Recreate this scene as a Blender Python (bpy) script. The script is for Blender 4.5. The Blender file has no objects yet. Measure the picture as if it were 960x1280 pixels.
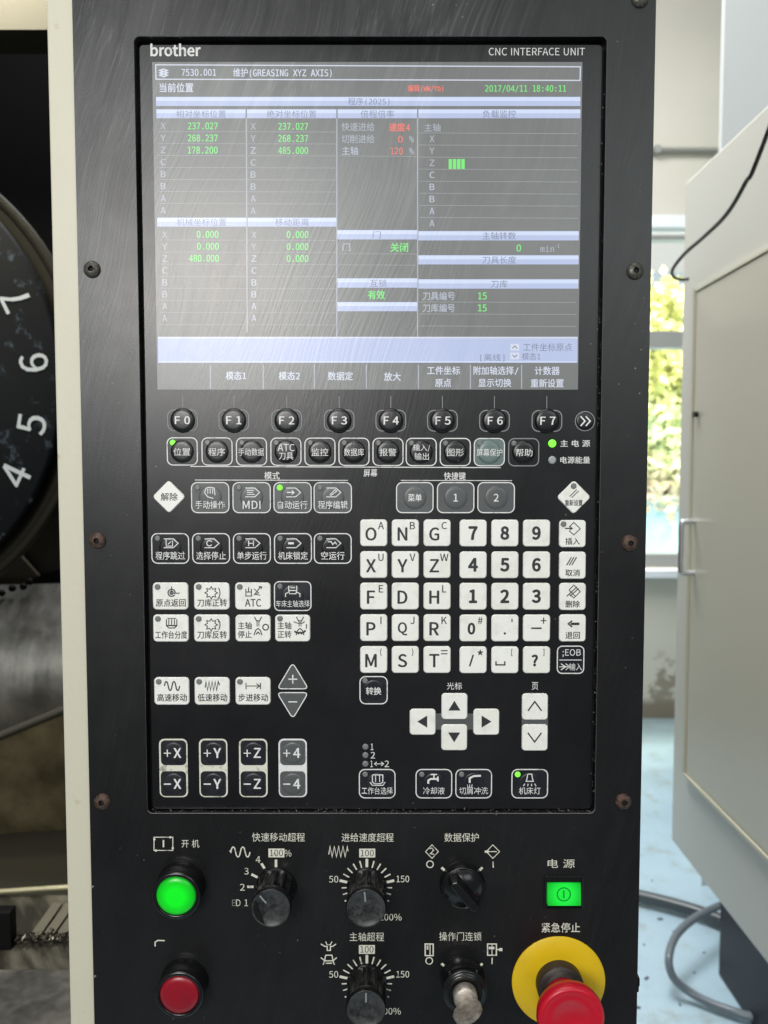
import bpy, math, random, os
from mathutils import Vector
random.seed(7)
S = bpy.context.scene
COL = S.collection
PI = math.pi
# ------------------------------------------------------------------ camera, world, light, exposure
EYE = 1.45                      # camera height over the floor, metres
DIST = 0.55                     # camera to the face of the control panel
PITCH = math.radians(3.2)       # looking slightly down
FOC = 960.0                     # focal length in photo pixels
cd = bpy.data.cameras.new('camera'); cam = bpy.data.objects.new('camera', cd); COL.objects.link(cam)
cam.location = (0, -DIST, EYE); cam.rotation_euler = (PI/2-PITCH, 0, 0)
cd.sensor_fit = 'VERTICAL'; cd.sensor_height = 24; cd.lens = 24*FOC/1280
cd.clip_start = 0.02; cd.clip_end = 200
cd.dof.use_dof = True; cd.dof.focus_distance = 0.56; cd.dof.aperture_fstop = 5.6
S.camera = cam
w = bpy.data.worlds.new('World'); S.world = w; w.use_nodes = True
bg = w.node_tree.nodes['Background']; bg.inputs[0].default_value = (0.92, 0.96, 1.0, 1); bg.inputs[1].default_value = 0.15
def area(name, loc, aim, sx, sy, power, col):
    l = bpy.data.lights.new(name, 'AREA'); l.shape = 'RECTANGLE'; l.size = sx; l.size_y = sy; l.energy = power; l.color = col
    o = bpy.data.objects.new(name, l); COL.objects.link(o); o.location = loc
    o.rotation_euler = (Vector(aim)-Vector(loc)).to_track_quat('-Z', 'Y').to_euler()
    return o
area('window_light', (-0.76, -2.6, EYE+0.76), (0, 0, EYE+0.05), 1.15, 0.95, 46, (0.90, 0.98, 1.0))
area('rear_window_light', (1.35, -2.6, EYE+1.05), (0.1, 0, EYE), 1.5, 1.2, 17, (0.93, 1.0, 1.0))
area('lamp_light', (-0.62, -2.3, EYE+0.66), (-0.1, 0, EYE+0.1), 0.30, 0.34, 9.5, (1.0, 0.66, 0.50))
area('overhead_fill', (-0.3, -0.7, EYE+2.0), (0, 0.1, EYE-0.2), 1.6, 0.9, 24, (1.0, 1.0, 1.0))  # added overhead fill for key whites and knob highlights, no lamp known there
area('hall_fill', (-0.1, 1.7, 4.3), (1.0, 1.3, 1.0), 2.2, 1.4, 172, (0.95, 0.97, 1.0))  # unseen fill added over the hall to brighten cabinet and floor
area('outdoor_light', (5.0, 6.0, 9.0), (4.2, 13, 1.5), 6, 6, 5200, (1.0, 0.98, 0.92))
area('machine_light', (-0.62, 0.35, EYE+0.75), (-0.6, 0.75, 0.9), 0.3, 0.12, 4.5, (1.0, 0.90, 0.66))
vs = S.view_settings; vs.view_transform = 'Standard'; vs.look = 'None'; vs.exposure = 0; vs.gamma = 1; vs.use_curve_mapping = False
S.cycles.max_bounces = 8; S.cycles.use_denoising = True

# ------------------------------------------------------------------ measuring: photo pixel -> place on a plane of the real scene
def ray(px, py):
    u = (px-480)/FOC; v = -(py-640)/FOC
    c, s = math.cos(PITCH), math.sin(PITCH)
    return Vector((u, c+v*s, v*c-s))
def P(px, py, y=0.0):
    r = ray(px, py); t = (y+DIST)/r.y
    return (r.x*t, EYE+r.z*t)
def F(px, py, z=0.0):
    r = ray(px, py); t = (z-EYE)/r.z
    return (r.x*t, -DIST+r.y*t)

# ------------------------------------------------------------------ materials
def mat(name, col=(0.5, 0.5, 0.5), rough=0.5, metal=0.0, emit=None, es=0.0, spec=0.5, coat=0.0):
    m = bpy.data.materials.new(name); m.use_nodes = True
    b = m.node_tree.nodes['Principled BSDF']
    b.inputs['Base Color'].default_value = (*col, 1); b.inputs['Roughness'].default_value = rough
    b.inputs['Metallic'].default_value = metal; b.inputs['Specular IOR Level'].default_value = spec
    if coat: b.inputs['Coat Weight'].default_value = coat; b.inputs['Coat Roughness'].default_value = 0.12
    if emit: b.inputs['Emission Color'].default_value = (*emit, 1); b.inputs['Emission Strength'].default_value = es
    return m
class N:
    def __init__(s, m): s.m = m; s.t = m.node_tree; s.b = s.t.nodes['Principled BSDF']
    def new(s, k, **kw):
        n = s.t.nodes.new(k)
        for a, v in kw.items(): setattr(n, a, v)
        return n
    def link(s, a, b): s.t.links.new(a, b)
    def pos(s, scale=(1, 1, 1), rot=(0, 0, 0), obj=False):
        g = s.new('ShaderNodeTexCoord').outputs['Object'] if obj else s.new('ShaderNodeNewGeometry').outputs['Position']
        a = s.new('ShaderNodeMapping'); a.inputs['Rotation'].default_value = rot; s.link(g, a.inputs['Vector'])
        c = s.new('ShaderNodeMapping'); c.inputs['Scale'].default_value = scale; s.link(a.outputs[0], c.inputs['Vector'])
        return c.outputs[0]
    def warp(s, scale, tilt):
        g = s.new('ShaderNodeNewGeometry').outputs['Position']; no = s.new('ShaderNodeTexNoise'); no.inputs['Scale'].default_value = 7; no.inputs['Detail'].default_value = 1; s.link(g, no.inputs['Vector'])
        v = s.new('ShaderNodeVectorMath', operation='MULTIPLY_ADD'); s.link(no.outputs['Color'], v.inputs[0]); v.inputs[1].default_value = (0.035, 0.035, 0.035); s.link(g, v.inputs[2])
        a = s.new('ShaderNodeMapping'); a.inputs['Rotation'].default_value = (0, -tilt, 0); s.link(v.outputs[0], a.inputs['Vector'])
        c = s.new('ShaderNodeMapping'); c.inputs['Scale'].default_value = scale; s.link(a.outputs[0], c.inputs['Vector']); return c.outputs[0]
    def noise(s, vec, scale=1, detail=3, rough=0.5):
        n = s.new('ShaderNodeTexNoise'); n.inputs['Scale'].default_value = scale; n.inputs['Detail'].default_value = detail
        n.inputs['Roughness'].default_value = rough; s.link(vec, n.inputs['Vector']); return n.outputs[0]
    def ramp(s, v, lo, hi, a=0.0, b=1.0):
        n = s.new('ShaderNodeMapRange'); n.inputs[1].default_value = lo; n.inputs[2].default_value = hi
        n.inputs[3].default_value = a; n.inputs[4].default_value = b; s.link(v, n.inputs[0]); return n.outputs[0]
    def math(s, op, a, b):
        n = s.new('ShaderNodeMath', operation=op)
        for i, x in enumerate((a, b)):
            if isinstance(x, (int, float)): n.inputs[i].default_value = x
            else: s.link(x, n.inputs[i])
        return n.outputs[0]
    def mix(s, f, a, b):
        n = s.new('ShaderNodeMix', data_type='RGBA'); s.link(f, n.inputs[0])
        for i, x in ((6, a), (7, b)):
            if isinstance(x, tuple): n.inputs[i].default_value = (*x, 1)
            else: s.link(x, n.inputs[i])
        return n.outputs[2]
    def sep(s):
        g = s.new('ShaderNodeNewGeometry'); x = s.new('ShaderNodeSeparateXYZ'); s.link(g.outputs['Position'], x.inputs[0]); return x.outputs
    def bump(s, h, strength, dist=0.001):
        n = s.new('ShaderNodeBump'); n.inputs['Strength'].default_value = strength; n.inputs['Distance'].default_value = dist
        s.link(h, n.inputs['Height']); s.link(n.outputs[0], s.b.inputs['Normal'])
    def base(s, v): s.link(v, s.b.inputs['Base Color'])
    def rough(s, v): s.link(v, s.b.inputs['Roughness'])

TILT = math.radians(17)
def smeared(m, base, r0, r1, dust=0.10, amount=0.5, grain=0.0):
    """coolant-wiped plastic: long slanting wipe marks, speckles of dried dirt"""
    n = N(m); x, y, z = n.sep()
    st = n.noise(n.warp((520, 520, 9), TILT), 1, 4, 0.6)
    st2 = n.noise(n.warp((100, 100, 4), TILT*0.8), 1, 3, 0.6)
    pat = n.ramp(n.noise(n.pos((9, 9, 5)), 1, 3), 0.45, 0.68)
    up = n.math('MULTIPLY', n.ramp(z, EYE-0.02, EYE+0.08), n.ramp(x, -0.18, 0.16, 1, 0.12))                       # smears kept mostly to the upper half, fading to the right
    pat = n.math('MULTIPLY', n.math('ADD', n.math('MULTIPLY', pat, 0.75), 0.25), n.math('ADD', n.math('MULTIPLY', up, 0.95), 0.05))
    fine = n.ramp(st, 0.52, 0.72)
    film = n.ramp(st2, 0.40, 0.70)
    k = n.math('MULTIPLY', n.math('ADD', n.math('MULTIPLY', fine, 0.65), n.math('MULTIPLY', film, 0.45)), pat)
    k = n.math('MULTIPLY', k, amount)
    vo = n.new('ShaderNodeTexVoronoi'); vo.inputs['Scale'].default_value = 130; n.link(n.pos(), vo.inputs['Vector'])
    wn = n.noise(n.pos(), 14, 3)
    sp = n.math('MULTIPLY', n.ramp(vo.outputs['Distance'], 0.10, 0.05), n.ramp(wn, 0.56, 0.64))
    haze = n.ramp(n.noise(n.pos(), 7, 4, 0.65), 0.35, 0.75)
    c = n.mix(haze, base, tuple(min(1, q*1.5+0.0015) for q in base))
    c = n.mix(k, c, (dust, dust*1.02, dust))
    c = n.mix(n.math('MULTIPLY', sp, 0.6), c, (0.25, 0.25, 0.24))
    n.base(c)
    n.rough(n.math('ADD', n.ramp(haze, 0, 1, r0, r1), n.math('MULTIPLY', k, 0.12)))
    h = n.math('ADD', n.math('MULTIPLY', st, 0.5), n.math('MULTIPLY', n.noise(n.pos(), 900, 2), grain))
    n.bump(h, 0.22, 0.0006)
    return m
M = {}
M['plate'] = smeared(mat('powder_black'), (0.0034, 0.0034, 0.0038), 0.31, 0.42, 0.22, 0.70, 0.35)
M['membrane'] = smeared(mat('membrane_black'), (0.0030, 0.0030, 0.0038), 0.28, 0.38, 0.14, 0.55, 0.1)
M['trench'] = mat('gap_black', (0.004, 0.004, 0.004), 0.8)
M['lip'] = mat('lit_lip_edge', (0.26, 0.26, 0.25), 0.6)  # lit front line of the recess ledge, put in as a paler colour
M['cream'] = mat('cream_paint', (0.63, 0.62, 0.49), 0.45)
n = N(M['cream']); d = n.ramp(n.noise(n.pos((8, 8, 4)), 1, 4), 0.55, 0.75); d2 = n.ramp(n.noise(n.pos(), 60, 4), 0.66, 0.74)
n.base(n.mix(n.math('MULTIPLY', d2, 0.6), n.mix(d, (0.56, 0.54, 0.42), (0.50, 0.485, 0.38)), (0.42, 0.28, 0.13)))
n.bump(n.noise(n.pos(), 260, 3), 0.12, 0.0008)
def keymat(name, col, rough=0.38, dirt=(0.35, 0.34, 0.28)):
    m = mat(name, col, rough); n = N(m)
    f = n.ramp(n.noise(n.pos(), 120, 4, 0.6), 0.5, 0.85, 0, 0.35)
    oi = n.new('ShaderNodeObjectInfo').outputs['Random']; g = n.ramp(n.noise(n.pos(), 55, 3), 0.35, 0.7)
    n.base(n.mix(n.math('MULTIPLY', n.math('MULTIPLY', oi, g), 0.30), n.mix(f, col, dirt), tuple(q*k for q, k in zip(col, (0.80, 0.76, 0.60))))); n.rough(n.ramp(g, 0, 1, rough-0.06, rough+0.10)); return m
M['white'] = keymat('key_white', (0.80, 0.80, 0.75))
M['kblack'] = keymat('key_black', (0.010, 0.011, 0.016), 0.33, (0.05, 0.05, 0.05))
M['kgrey'] = keymat('key_grey', (0.085, 0.09, 0.092), 0.36, (0.14, 0.14, 0.14))
M['ktint'] = keymat('key_tinted', (0.12, 0.17, 0.16), 0.36, (0.2, 0.24, 0.22))
M['pw'] = mat('print_white', (0.72, 0.72, 0.70), 0.5)
M['pg'] = mat('print_grey', (0.22, 0.23, 0.23), 0.5)
M['pc'] = mat('print_cream', (0.66, 0.65, 0.55), 0.5)
n = N(M['pc']); n.base(n.mix(n.ramp(n.noise(n.pos(), 260, 3), 0.55, 0.72, 0, 0.75), (0.66, 0.65, 0.55), (0.12, 0.12, 0.10)))
n = N(M['pw']); n.base(n.mix(n.ramp(n.noise(n.pos(), 300, 3), 0.56, 0.74, 0, 0.6), (0.72, 0.72, 0.70), (0.20, 0.20, 0.20)))
M['pk'] = mat('print_black', (0.022, 0.022, 0.024), 0.5)
M['led'] = mat('indicator_lit', (0.1, 0.6, 0.05), 0.3, emit=(0.24, 1.0, 0.04), es=0.95)
M['ledoff'] = mat('indicator_off', (0.17, 0.175, 0.17), 0.35)
M['ledoff2'] = mat('indicator_off_pale', (0.32, 0.33, 0.34), 0.35)
# the display: emits, behind a wiped film that mirrors the room
def scr(name, e, k=1.0):
    m = mat(name, (0.02, 0.02, 0.02), 0.36, emit=e, es=k)
    n = N(m)
    st = n.noise(n.warp((520, 520, 9), TILT*1.1), 1, 4, 0.6)
    st2 = n.noise(n.warp((130, 130, 5), TILT), 1, 3, 0.6)
    sx, sy, sz = n.sep()
    near = n.ramp(sx, -0.17, 0.12, 1.0, 0.18)
    pt = n.ramp(n.noise(n.pos((11, 11, 6)), 1, 3), 0.40, 0.65, 0.25, 1)
    f = n.math('MULTIPLY', n.math('ADD', n.math('MULTIPLY', n.ramp(st, 0.5, 0.74), 0.6), n.math('MULTIPLY', n.ramp(st2, 0.42, 0.7), 0.5)), n.math('MULTIPLY', pt, near))
    n.base(n.mix(f, (0.02, 0.02, 0.02), (0.17, 0.165, 0.155)))
    n.rough(n.ramp(f, 0, 1, 0.30, 0.46)); n.bump(st, 0.20, 0.0006)
    return m
M['s_bg'] = scr('display_ground', (0.152, 0.160, 0.156))
n = N(M['s_bg'])                                                # uneven backlight of an old panel
v = n.ramp(n.noise(n.pos((10, 10, 14)), 1, 2), 0.3, 0.7, 0.86, 1.12)
n.link(v, n.b.inputs['Emission Strength'])
M['s_bar'] = scr('display_lavender', (0.44, 0.51, 0.74))
M['s_bar2'] = scr('display_pale_blue', (0.60, 0.68, 0.88))
M['s_wh'] = scr('display_white', (0.62, 0.66, 0.78))
M['s_line'] = scr('display_line', (0.29, 0.30, 0.31))
M['s_dim'] = scr('display_dim', (0.36, 0.39, 0.45))
M['s_txt'] = scr('display_text', (0.42, 0.46, 0.55))
M['s_gr'] = scr('display_green', (0.16, 0.80, 0.16))
M['s_red'] = scr('display_red', (0.80, 0.17, 0.13))
M['s_dk'] = scr('display_dark', (0.17, 0.20, 0.30))
def lens(name, c0, c1, cx_r, k):
    m = mat(name, c0, 0.3); n = N(m)
    t = n.new('ShaderNodeTexCoord'); l = n.new('ShaderNodeVectorMath', operation='LENGTH')
    n.link(t.outputs['Object'], l.inputs[0])
    n.link(n.mix(n.ramp(l.outputs['Value'], cx_r*0.45, cx_r), c0, c1), n.b.inputs['Emission Color'])
    n.b.inputs['Emission Strength'].default_value = k; n.b.inputs['Base Color'].default_value = (*[q*0.3 for q in c0], 1)
    return m
M['glens'] = lens('green_lamp_lens', (0.002, 0.78, 0.015), (0.0, 0.16, 0.004), 0.0150, 0.9)
M['gface'] = lens('green_rocker_face', (0.010, 0.78, 0.05), (0.0, 0.24, 0.010), 0.0145, 0.85)
M['gprint'] = mat('dark_green_print', (0.0, 0.05, 0.01), 0.5, emit=(0, 0.12, 0.01), es=1)
M['rlens'] = mat('red_lens', (0.36, 0.006, 0.022), 0.32)
n = N(M['rlens']); n.base(n.mix(n.ramp(n.noise(n.pos(), 90, 3), 0.45, 0.75, 0, 0.5), (0.26, 0.003, 0.012), (0.16, 0.005, 0.018)))
M['ring'] = mat('ring_black', (0.005, 0.005, 0.0055), 0.24)
M['rubber'] = mat('knob_black', (0.005, 0.005, 0.0055), 0.27)
M['worn'] = mat('worn_cap', (0.05, 0.05, 0.052), 0.42)
n = N(M['worn']); f = n.ramp(n.noise(n.pos(), 230, 5, 0.7), 0.35, 0.70); n.base(n.mix(f, (0.008, 0.008, 0.009), (0.050, 0.050, 0.050))); n.rough(n.ramp(f, 0, 1, 0.3, 0.55))
M['yellow'] = mat('yellow_plastic', (0.55, 0.36, 0.008), 0.42)
n = N(M['yellow']); n.base(n.mix(n.ramp(n.noise(n.pos(), 45, 4), 0.45, 0.75, 0, 0.5), (0.66, 0.44, 0.004), (0.50, 0.32, 0.008)))
M['red'] = mat('red_plastic', (0.50, 0.008, 0.028), 0.36)
n = N(M['red']); n.base(n.mix(n.ramp(n.noise(n.pos(), 80, 4), 0.5, 0.8, 0, 0.4), (0.48, 0.003, 0.018), (0.34, 0.010, 0.026))); n.bump(n.noise(n.pos(), 700, 3), 0.1, 0.0004)
M['collar'] = mat('collar_brown_black', (0.022, 0.014, 0.010), 0.5)
M['steel'] = mat('steel', (0.45, 0.43, 0.40), 0.46, 0.7)
n = N(M['steel']); n.base(n.mix(n.ramp(n.noise(n.pos(), 160, 4), 0.4, 0.7), (0.50, 0.46, 0.40), (0.20, 0.165, 0.14)))
def rusty(name, a, b):
    m = mat(name, a, 0.45, 0.7); n = N(m)
    f = n.ramp(n.noise(n.pos(), 420, 4, 0.65), 0.38, 0.62)
    n.base(n.mix(f, a, b)); n.rough(n.ramp(f, 0, 1, 0.35, 0.85)); n.b.inputs['Metallic'].default_value = 0.55
    n.bump(n.noise(n.pos(), 800, 3), 0.4, 0.0005); return m
M['scr'] = rusty('screw_steel', (0.10, 0.10, 0.09), (0.05, 0.045, 0.03))
M['scr2'] = rusty('screw_rust', (0.05, 0.032, 0.025), (0.12, 0.075, 0.055))

# ------------------------------------------------------------------ mesh building
ORG = {}
class MB:
    def __init__(s): s.v = []; s.f = []; s.m = []; s.mats = []; s.sm = []; s.n = 0
    def mi(s, m):
        if m not in s.mats: s.mats.append(m)
        return s.mats.index(m)
    def add(s, vs, fs, m, smooth=False):
        o = len(s.v); s.v += [tuple(v) for v in vs]; k = s.mi(m)
        for f in fs: s.f.append([o+i for i in f]); s.m.append(k); s.sm.append(smooth)
    def box(s, x0, x1, y0, y1, z0, z1, m):
        v = [(x, y, z) for x in (x0, x1) for y in (y0, y1) for z in (z0, z1)]
        s.add(v, [(0, 1, 3, 2), (4, 6, 7, 5), (0, 4, 5, 1), (2, 3, 7, 6), (0, 2, 6, 4), (1, 5, 7, 3)], m)
    def loops(s, rings, m, cap0=False, cap1=False, smooth=False):
        n = len(rings[0]); vs = [p for r in rings for p in r]; fs = []
        for i in range(len(rings)-1):
            for j in range(n):
                a = i*n+j; b = i*n+(j+1) % n
                fs.append((a, b, b+n, a+n))
        s.add(vs, fs, m, smooth)
        if cap0: s.add(rings[0], [tuple(range(n))[::-1]], m)
        if cap1: s.add(rings[-1], [tuple(range(n))], m)
    def build(s, name, parent=None, label=None, bevel=0.0, kind=None, subsurf=0):
        xs = [v[0] for v in s.v]; ys = [v[1] for v in s.v]; zs = [v[2] for v in s.v]
        c = ((min(xs)+max(xs))/2, (min(ys)+max(ys))/2, (min(zs)+max(zs))/2)
        me = bpy.data.meshes.new(name); me.from_pydata([(a-c[0], b-c[1], d-c[2]) for a, b, d in s.v], [], s.f)
        for m in s.mats: me.materials.append(m)
        me.polygons.foreach_set('material_index', s.m); me.polygons.foreach_set('use_smooth', s.sm); me.update()
        o = bpy.data.objects.new(name, me); COL.objects.link(o)
        po = ORG[parent.name] if parent else (0, 0, 0)
        o.location = (c[0]-po[0], c[1]-po[1], c[2]-po[2]); ORG[o.name] = c
        if parent: o.parent = parent
        if label: o['label'] = label
        if kind: o['kind'] = kind
        if bevel:
            b = o.modifiers.new('bevel', 'BEVEL'); b.width = bevel; b.segments = 2; b.limit_method = 'ANGLE'
        return o
def empty(name, loc, label, cat, group=None):
    o = bpy.data.objects.new(name, None); COL.objects.link(o); o.location = loc; ORG[o.name] = tuple(loc)
    o['label'] = label; o['category'] = cat; o.empty_display_size = 0.05
    if group: o['group'] = group
    return o
def tag(o, label, cat): o['label'] = label; o['category'] = cat; return o

def rr(cx, cz, w, h, r, seg=5):
    """rounded rectangle, counter-clockwise seen from the front"""
    pts = []
    for qx, qz, a0 in ((1, -1, -90), (1, 1, 0), (-1, 1, 90), (-1, -1, 180)):
        for i in range(seg+1):
            a = math.radians(a0+90*i/seg)
            pts.append((cx+qx*(w/2-r)+r*math.cos(a), cz+qz*(h/2-r)+r*math.sin(a)))
    return pts
def circ(cx, cz, r, n=32, a0=0.0): return [(cx+r*math.cos(a0+2*PI*i/n), cz+r*math.sin(a0+2*PI*i/n)) for i in range(n)]
def at(pts, y): return [(x, y, z) for x, z in pts]
def grow(pts, cx, cz, d):
    out = []; n = len(pts)
    for i in range(n):
        a = pts[i-1]; b = pts[(i+1) % n]; tx, tz = b[0]-a[0], b[1]-a[1]; l = math.hypot(tx, tz) or 1
        out.append((pts[i][0]+tz/l*d, pts[i][1]-tx/l*d))
    return out
def plate(mb, pts, y0, h, m, bev=0.0003, smooth=False):
    """a slab standing h proud of the plane y0 (towards -Y), edge bevelled"""
    b = min(bev, h*0.8)
    mb.loops([at(pts, y0), at(pts, y0-h+b), at(grow(pts, 0, 0, -b), y0-h)], m, smooth=smooth)
    q = grow(pts, 0, 0, -b); mb.add(at(q, y0-h), [tuple(range(len(q)))], m)
def band(mb, pts, wd, y, m, th=0.00012):
    """a printed outline, wd wide, following pts"""
    o = grow(pts, 0, 0, wd/2); i = grow(pts, 0, 0, -wd/2)
    mb.loops([at(o, y+th), at(o, y), at(i, y), at(i, y+th)], m)
def disc(mb, cx, cz, r, y, m, n=16): mb.add(at(circ(cx, cz, r, n), y), [tuple(range(n))], m)
def lathe(mb, cx, cz, prof, m, n=40, y0=0.0, flute=0, fd=0.0, smooth=True, cap=True, tilt=0.0, fz=0.0):
    """prof: (radius, height in front of the plane, fluted?)"""
    rings = []
    for p in prof:
        r, h = p[0], p[1]; fl = len(p) > 2 and p[2]
        ring = []
        for i in range(n):
            a = 2*PI*i/n; q = r
            if fl and flute: q = r-fd*(0.5-0.5*math.cos(a*flute))**0.7
            ring.append((cx+q*math.cos(a), y0-h, cz+q*math.sin(a)))
        rings.append(ring)
    mb.loops(rings, m, smooth=smooth)
    if cap: mb.add(rings[-1], [tuple(range(n))], m)
def tube(mb, pts, r, m, n=8, caps=True):
    pts = [Vector(p) for p in pts]; rings = []; up = Vector((0.13, 0.2, 0.97))
    for i, p in enumerate(pts):
        t = (pts[min(i+1, len(pts)-1)]-pts[max(i-1, 0)]).normalized()
        a = t.cross(up)
        if a.length < 0.1: a = t.cross(Vector((1, 0, 0)))
        a.normalize(); b = t.cross(a)
        rr_ = r[i] if isinstance(r, list) else r
        rings.append([tuple(p+a*rr_*math.cos(2*PI*j/n)+b*rr_*math.sin(2*PI*j/n)) for j in range(n)])
    mb.loops(rings, m, cap0=caps, cap1=caps, smooth=True)
def spline(pts, k=8):
    out = []; p = [Vector(q) for q in pts]; p = [p[0]*2-p[1]]+p+[p[-1]*2-p[-2]]
    for i in range(1, len(p)-2):
        for j in range(k):
            t = j/k; a, b, c, d = p[i-1], p[i], p[i+1], p[i+2]
            out.append(0.5*((2*b)+(c-a)*t+(2*a-5*b+4*c-d)*t*t+(3*b-a-3*c+d)*t**3))
    out.append(p[-2]); return out

# lettering
_tc = {}
def face(fn):                                    # lettering faces that ship inside Blender; its default face if they are absent
    try: return bpy.data.fonts.load(os.path.join(bpy.utils.system_resource('DATAFILES', path='fonts'), fn))
    except Exception: return None
SANS = face('Noto Sans CJK Regular.woff2'); MONO = face('DejaVuSansMono.woff2')
ASC = list("ABCDEFGHIJKLMNOPQRSTUVWXYZ0123456789#.,:'-+/*[]?()=;%brothemin")
ASC = sorted(set(ASC))
def conv(body, fo, line=1.0, res=3):
    c = bpy.data.curves.new('lettering', 'FONT'); c.body = body; c.resolution_u = res; c.space_line = line
    if fo: c.font = fo
    o = bpy.data.objects.new('lettering', c); me = bpy.data.meshes.new_from_object(o)
    out = ([(v.co.x, v.co.y) for v in me.vertices], [tuple(p.vertices) for p in me.polygons])
    bpy.data.objects.remove(o); bpy.data.curves.remove(c); bpy.data.meshes.remove(me); return out
def charset(fo):
    """every plain character once: its outline and how far it moves the pen"""
    va, fa = conv('\n'.join(ASC), fo, 3.0); vb, fb = conv('\n'.join(c+'|' for c in ASC), fo, 3.0); bar_, _ = conv('|', fo)
    ref = max(v[0] for v in bar_)
    k0 = conv('A\nA', fo, 3.0)[0]; h = sorted(v[1] for v in k0); lh = h[-1]-max(y for y in h if y < 0)
    hh_ = h[-1]; row = lambda y: int(round((hh_*0.5-y)/lh))
    adv = {}; ch = {c: ([], []) for c in ASC}; ix = {}
    for v in vb: adv[row(v[1])] = max(adv.get(row(v[1]), 0), v[0])
    for i, v in enumerate(va):
        r_ = row(v[1]); c = ASC[r_]; ix[i] = (c, len(ch[c][0])); ch[c][0].append((v[0], v[1]+r_*lh))
    for f in fa: ch[ix[f[0]][0]][1].append(tuple(ix[q][1] for q in f))
    k = 0.70/max(p[1] for p in ch['H'][0])                  # same capital height for every face
    return {c: ([(x*k, y*k) for x, y in ch[c][0]], ch[c][1], (adv[i]-ref)*k) for i, c in enumerate(ASC)}
CS = {False: charset(SANS), True: charset(MONO)}
def glyphs(s, res=3, mono=False):
    k = (s, mono)
    if k in _tc: return _tc[k]
    vs, fs, x = [], [], 0.0; i = 0
    while i < len(s):
        if s[i] in CS[mono]:
            v, f, a = CS[mono]['O' if (mono and s[i] == '0') else s[i]]; i += 1
        elif s[i] == ' ': x += CS[mono]['n'][2]*(1 if mono else 0.5); i += 1; continue
        else:
            j = i
            while j < len(s) and ord(s[j]) > 126: j += 1
            v, f = conv(s[i:j], None); a = max(p[0] for p in v)+0.06; i = j
        o = len(vs); vs += [(p[0]+x, p[1]) for p in v]; fs += [tuple(q+o for q in t) for t in f]; x += a
    xs = [v[0] for v in vs]; ys = [v[1] for v in vs]
    _tc[k] = (vs, fs, min(xs), max(xs), min(ys), max(ys)); return _tc[k]
def T(mb, s, cx, cy, w, h, y, m, off=0.0, rot=0.0, hf=None, sp=1.0, res=3, mono=False):
    """write s centred on photo pixel (cx, cy), w x h pixels large (either may be None), on the plane y; off: extra stroke weight in em"""
    vs, fs, x0, x1, y0, y1 = glyphs(s, res, mono)
    X, Z = P(cx, cy, y); ux = (P(cx+5, cy, y)[0]-P(cx-5, cy, y)[0])/10; uz = (P(cx, cy-5, y)[1]-P(cx, cy+5, y)[1])/10
    sx = w*ux/(x1-x0) if w else None; sz = h*uz/(y1-y0) if h else None
    sx = sx or sz; sz = sz or sx; c, s_ = math.cos(rot), math.sin(rot)
    sh = [(0, 0)] if off <= 0.006 else [(-off, -off*0.5), (off, -off*0.5), (0, off*0.8)] if off < 0.03 else [(math.cos(k*PI/4)*off, math.sin(k*PI/4)*off) for k in range(8)]
    for i, (da, db) in enumerate(sh):
        out = []
        for a, b in vs:
            a = (a+da-(x0+x1)/2)*sx; b = (b+db-(y0+y1)/2)*sz
            a, b = a*c-b*s_, a*s_+b*c
            out.append((X+a, y-i*0.000009-(hf(X+a, Z+b) if hf else 0), Z+b))
        mb.add(out, fs, m)
_lay = [0]
def L(mb, pts, wd, y, m, closed=False, rel=None, hf=None):
    """printed line through photo pixels, wd pixels wide"""
    _lay[0] = (_lay[0]+1) % 6; y = y-_lay[0]*0.000012
    q = [P(*(p if rel is None else (rel[0]+p[0], rel[1]+p[1])), y) for p in pts]
    ux = P(485, 600, y)[0]-P(484, 600, y)[0]; hw = wd*ux/2; n = len(q); A = []; B = []
    for i in range(n):
        p0 = q[i-1] if (i > 0 or closed) else None; p1 = q[(i+1) % n] if (i < n-1 or closed) else None
        d0 = d1 = None
        if p0: l = math.hypot(q[i][0]-p0[0], q[i][1]-p0[1]) or 1; d0 = ((q[i][0]-p0[0])/l, (q[i][1]-p0[1])/l)
        if p1: l = math.hypot(p1[0]-q[i][0], p1[1]-q[i][1]) or 1; d1 = ((p1[0]-q[i][0])/l, (p1[1]-q[i][1])/l)
        d0 = d0 or d1; d1 = d1 or d0
        nx, nz = -(d0[1]+d1[1]), d0[0]+d1[0]; l = math.hypot(nx, nz)
        if l < 1e-6: nx, nz, l = -d0[1], d0[0], 1
        nx, nz = nx/l, nz/l; k = hw/max(0.35, nx*-d0[1]+nz*d0[0])
        A.append((q[i][0]+nx*k, q[i][1]+nz*k)); B.append((q[i][0]-nx*k, q[i][1]-nz*k))
    hh = (lambda p: hf(*p)) if hf else (lambda p: 0)
    vs = [(p[0], y-hh(p), p[1]) for p in A]+[(p[0], y-hh(p), p[1]) for p in B]
    mb.add(vs, [(i, n+i, n+(i+1) % n, (i+1) % n) for i in range(n if closed else n-1)], m)
def R(mb, x0, y0, x1, y1, y, m):
    q = [P(a, b, y) for a, b in ((x0, y1), (x1, y1), (x1, y0), (x0, y0))]
    mb.add([(a, y, b) for a, b in q], [(0, 1, 2, 3)], m)
def size(cx, cy, w, h, y):
    X, Z = P(cx, cy, y); return X, Z, (P(cx+w/2, cy, y)[0]-P(cx-w/2, cy, y)[0]), (P(cx, cy-h/2, y)[1]-P(cx, cy+h/2, y)[1])
def arcpx(cx, cy, r, a0, a1, n=10, ry=None): return [(cx+r*math.cos(math.radians(a0+(a1-a0)*i/n)), cy-(ry or r)*math.sin(math.radians(a0+(a1-a0)*i/n))) for i in range(n+1)]

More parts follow.
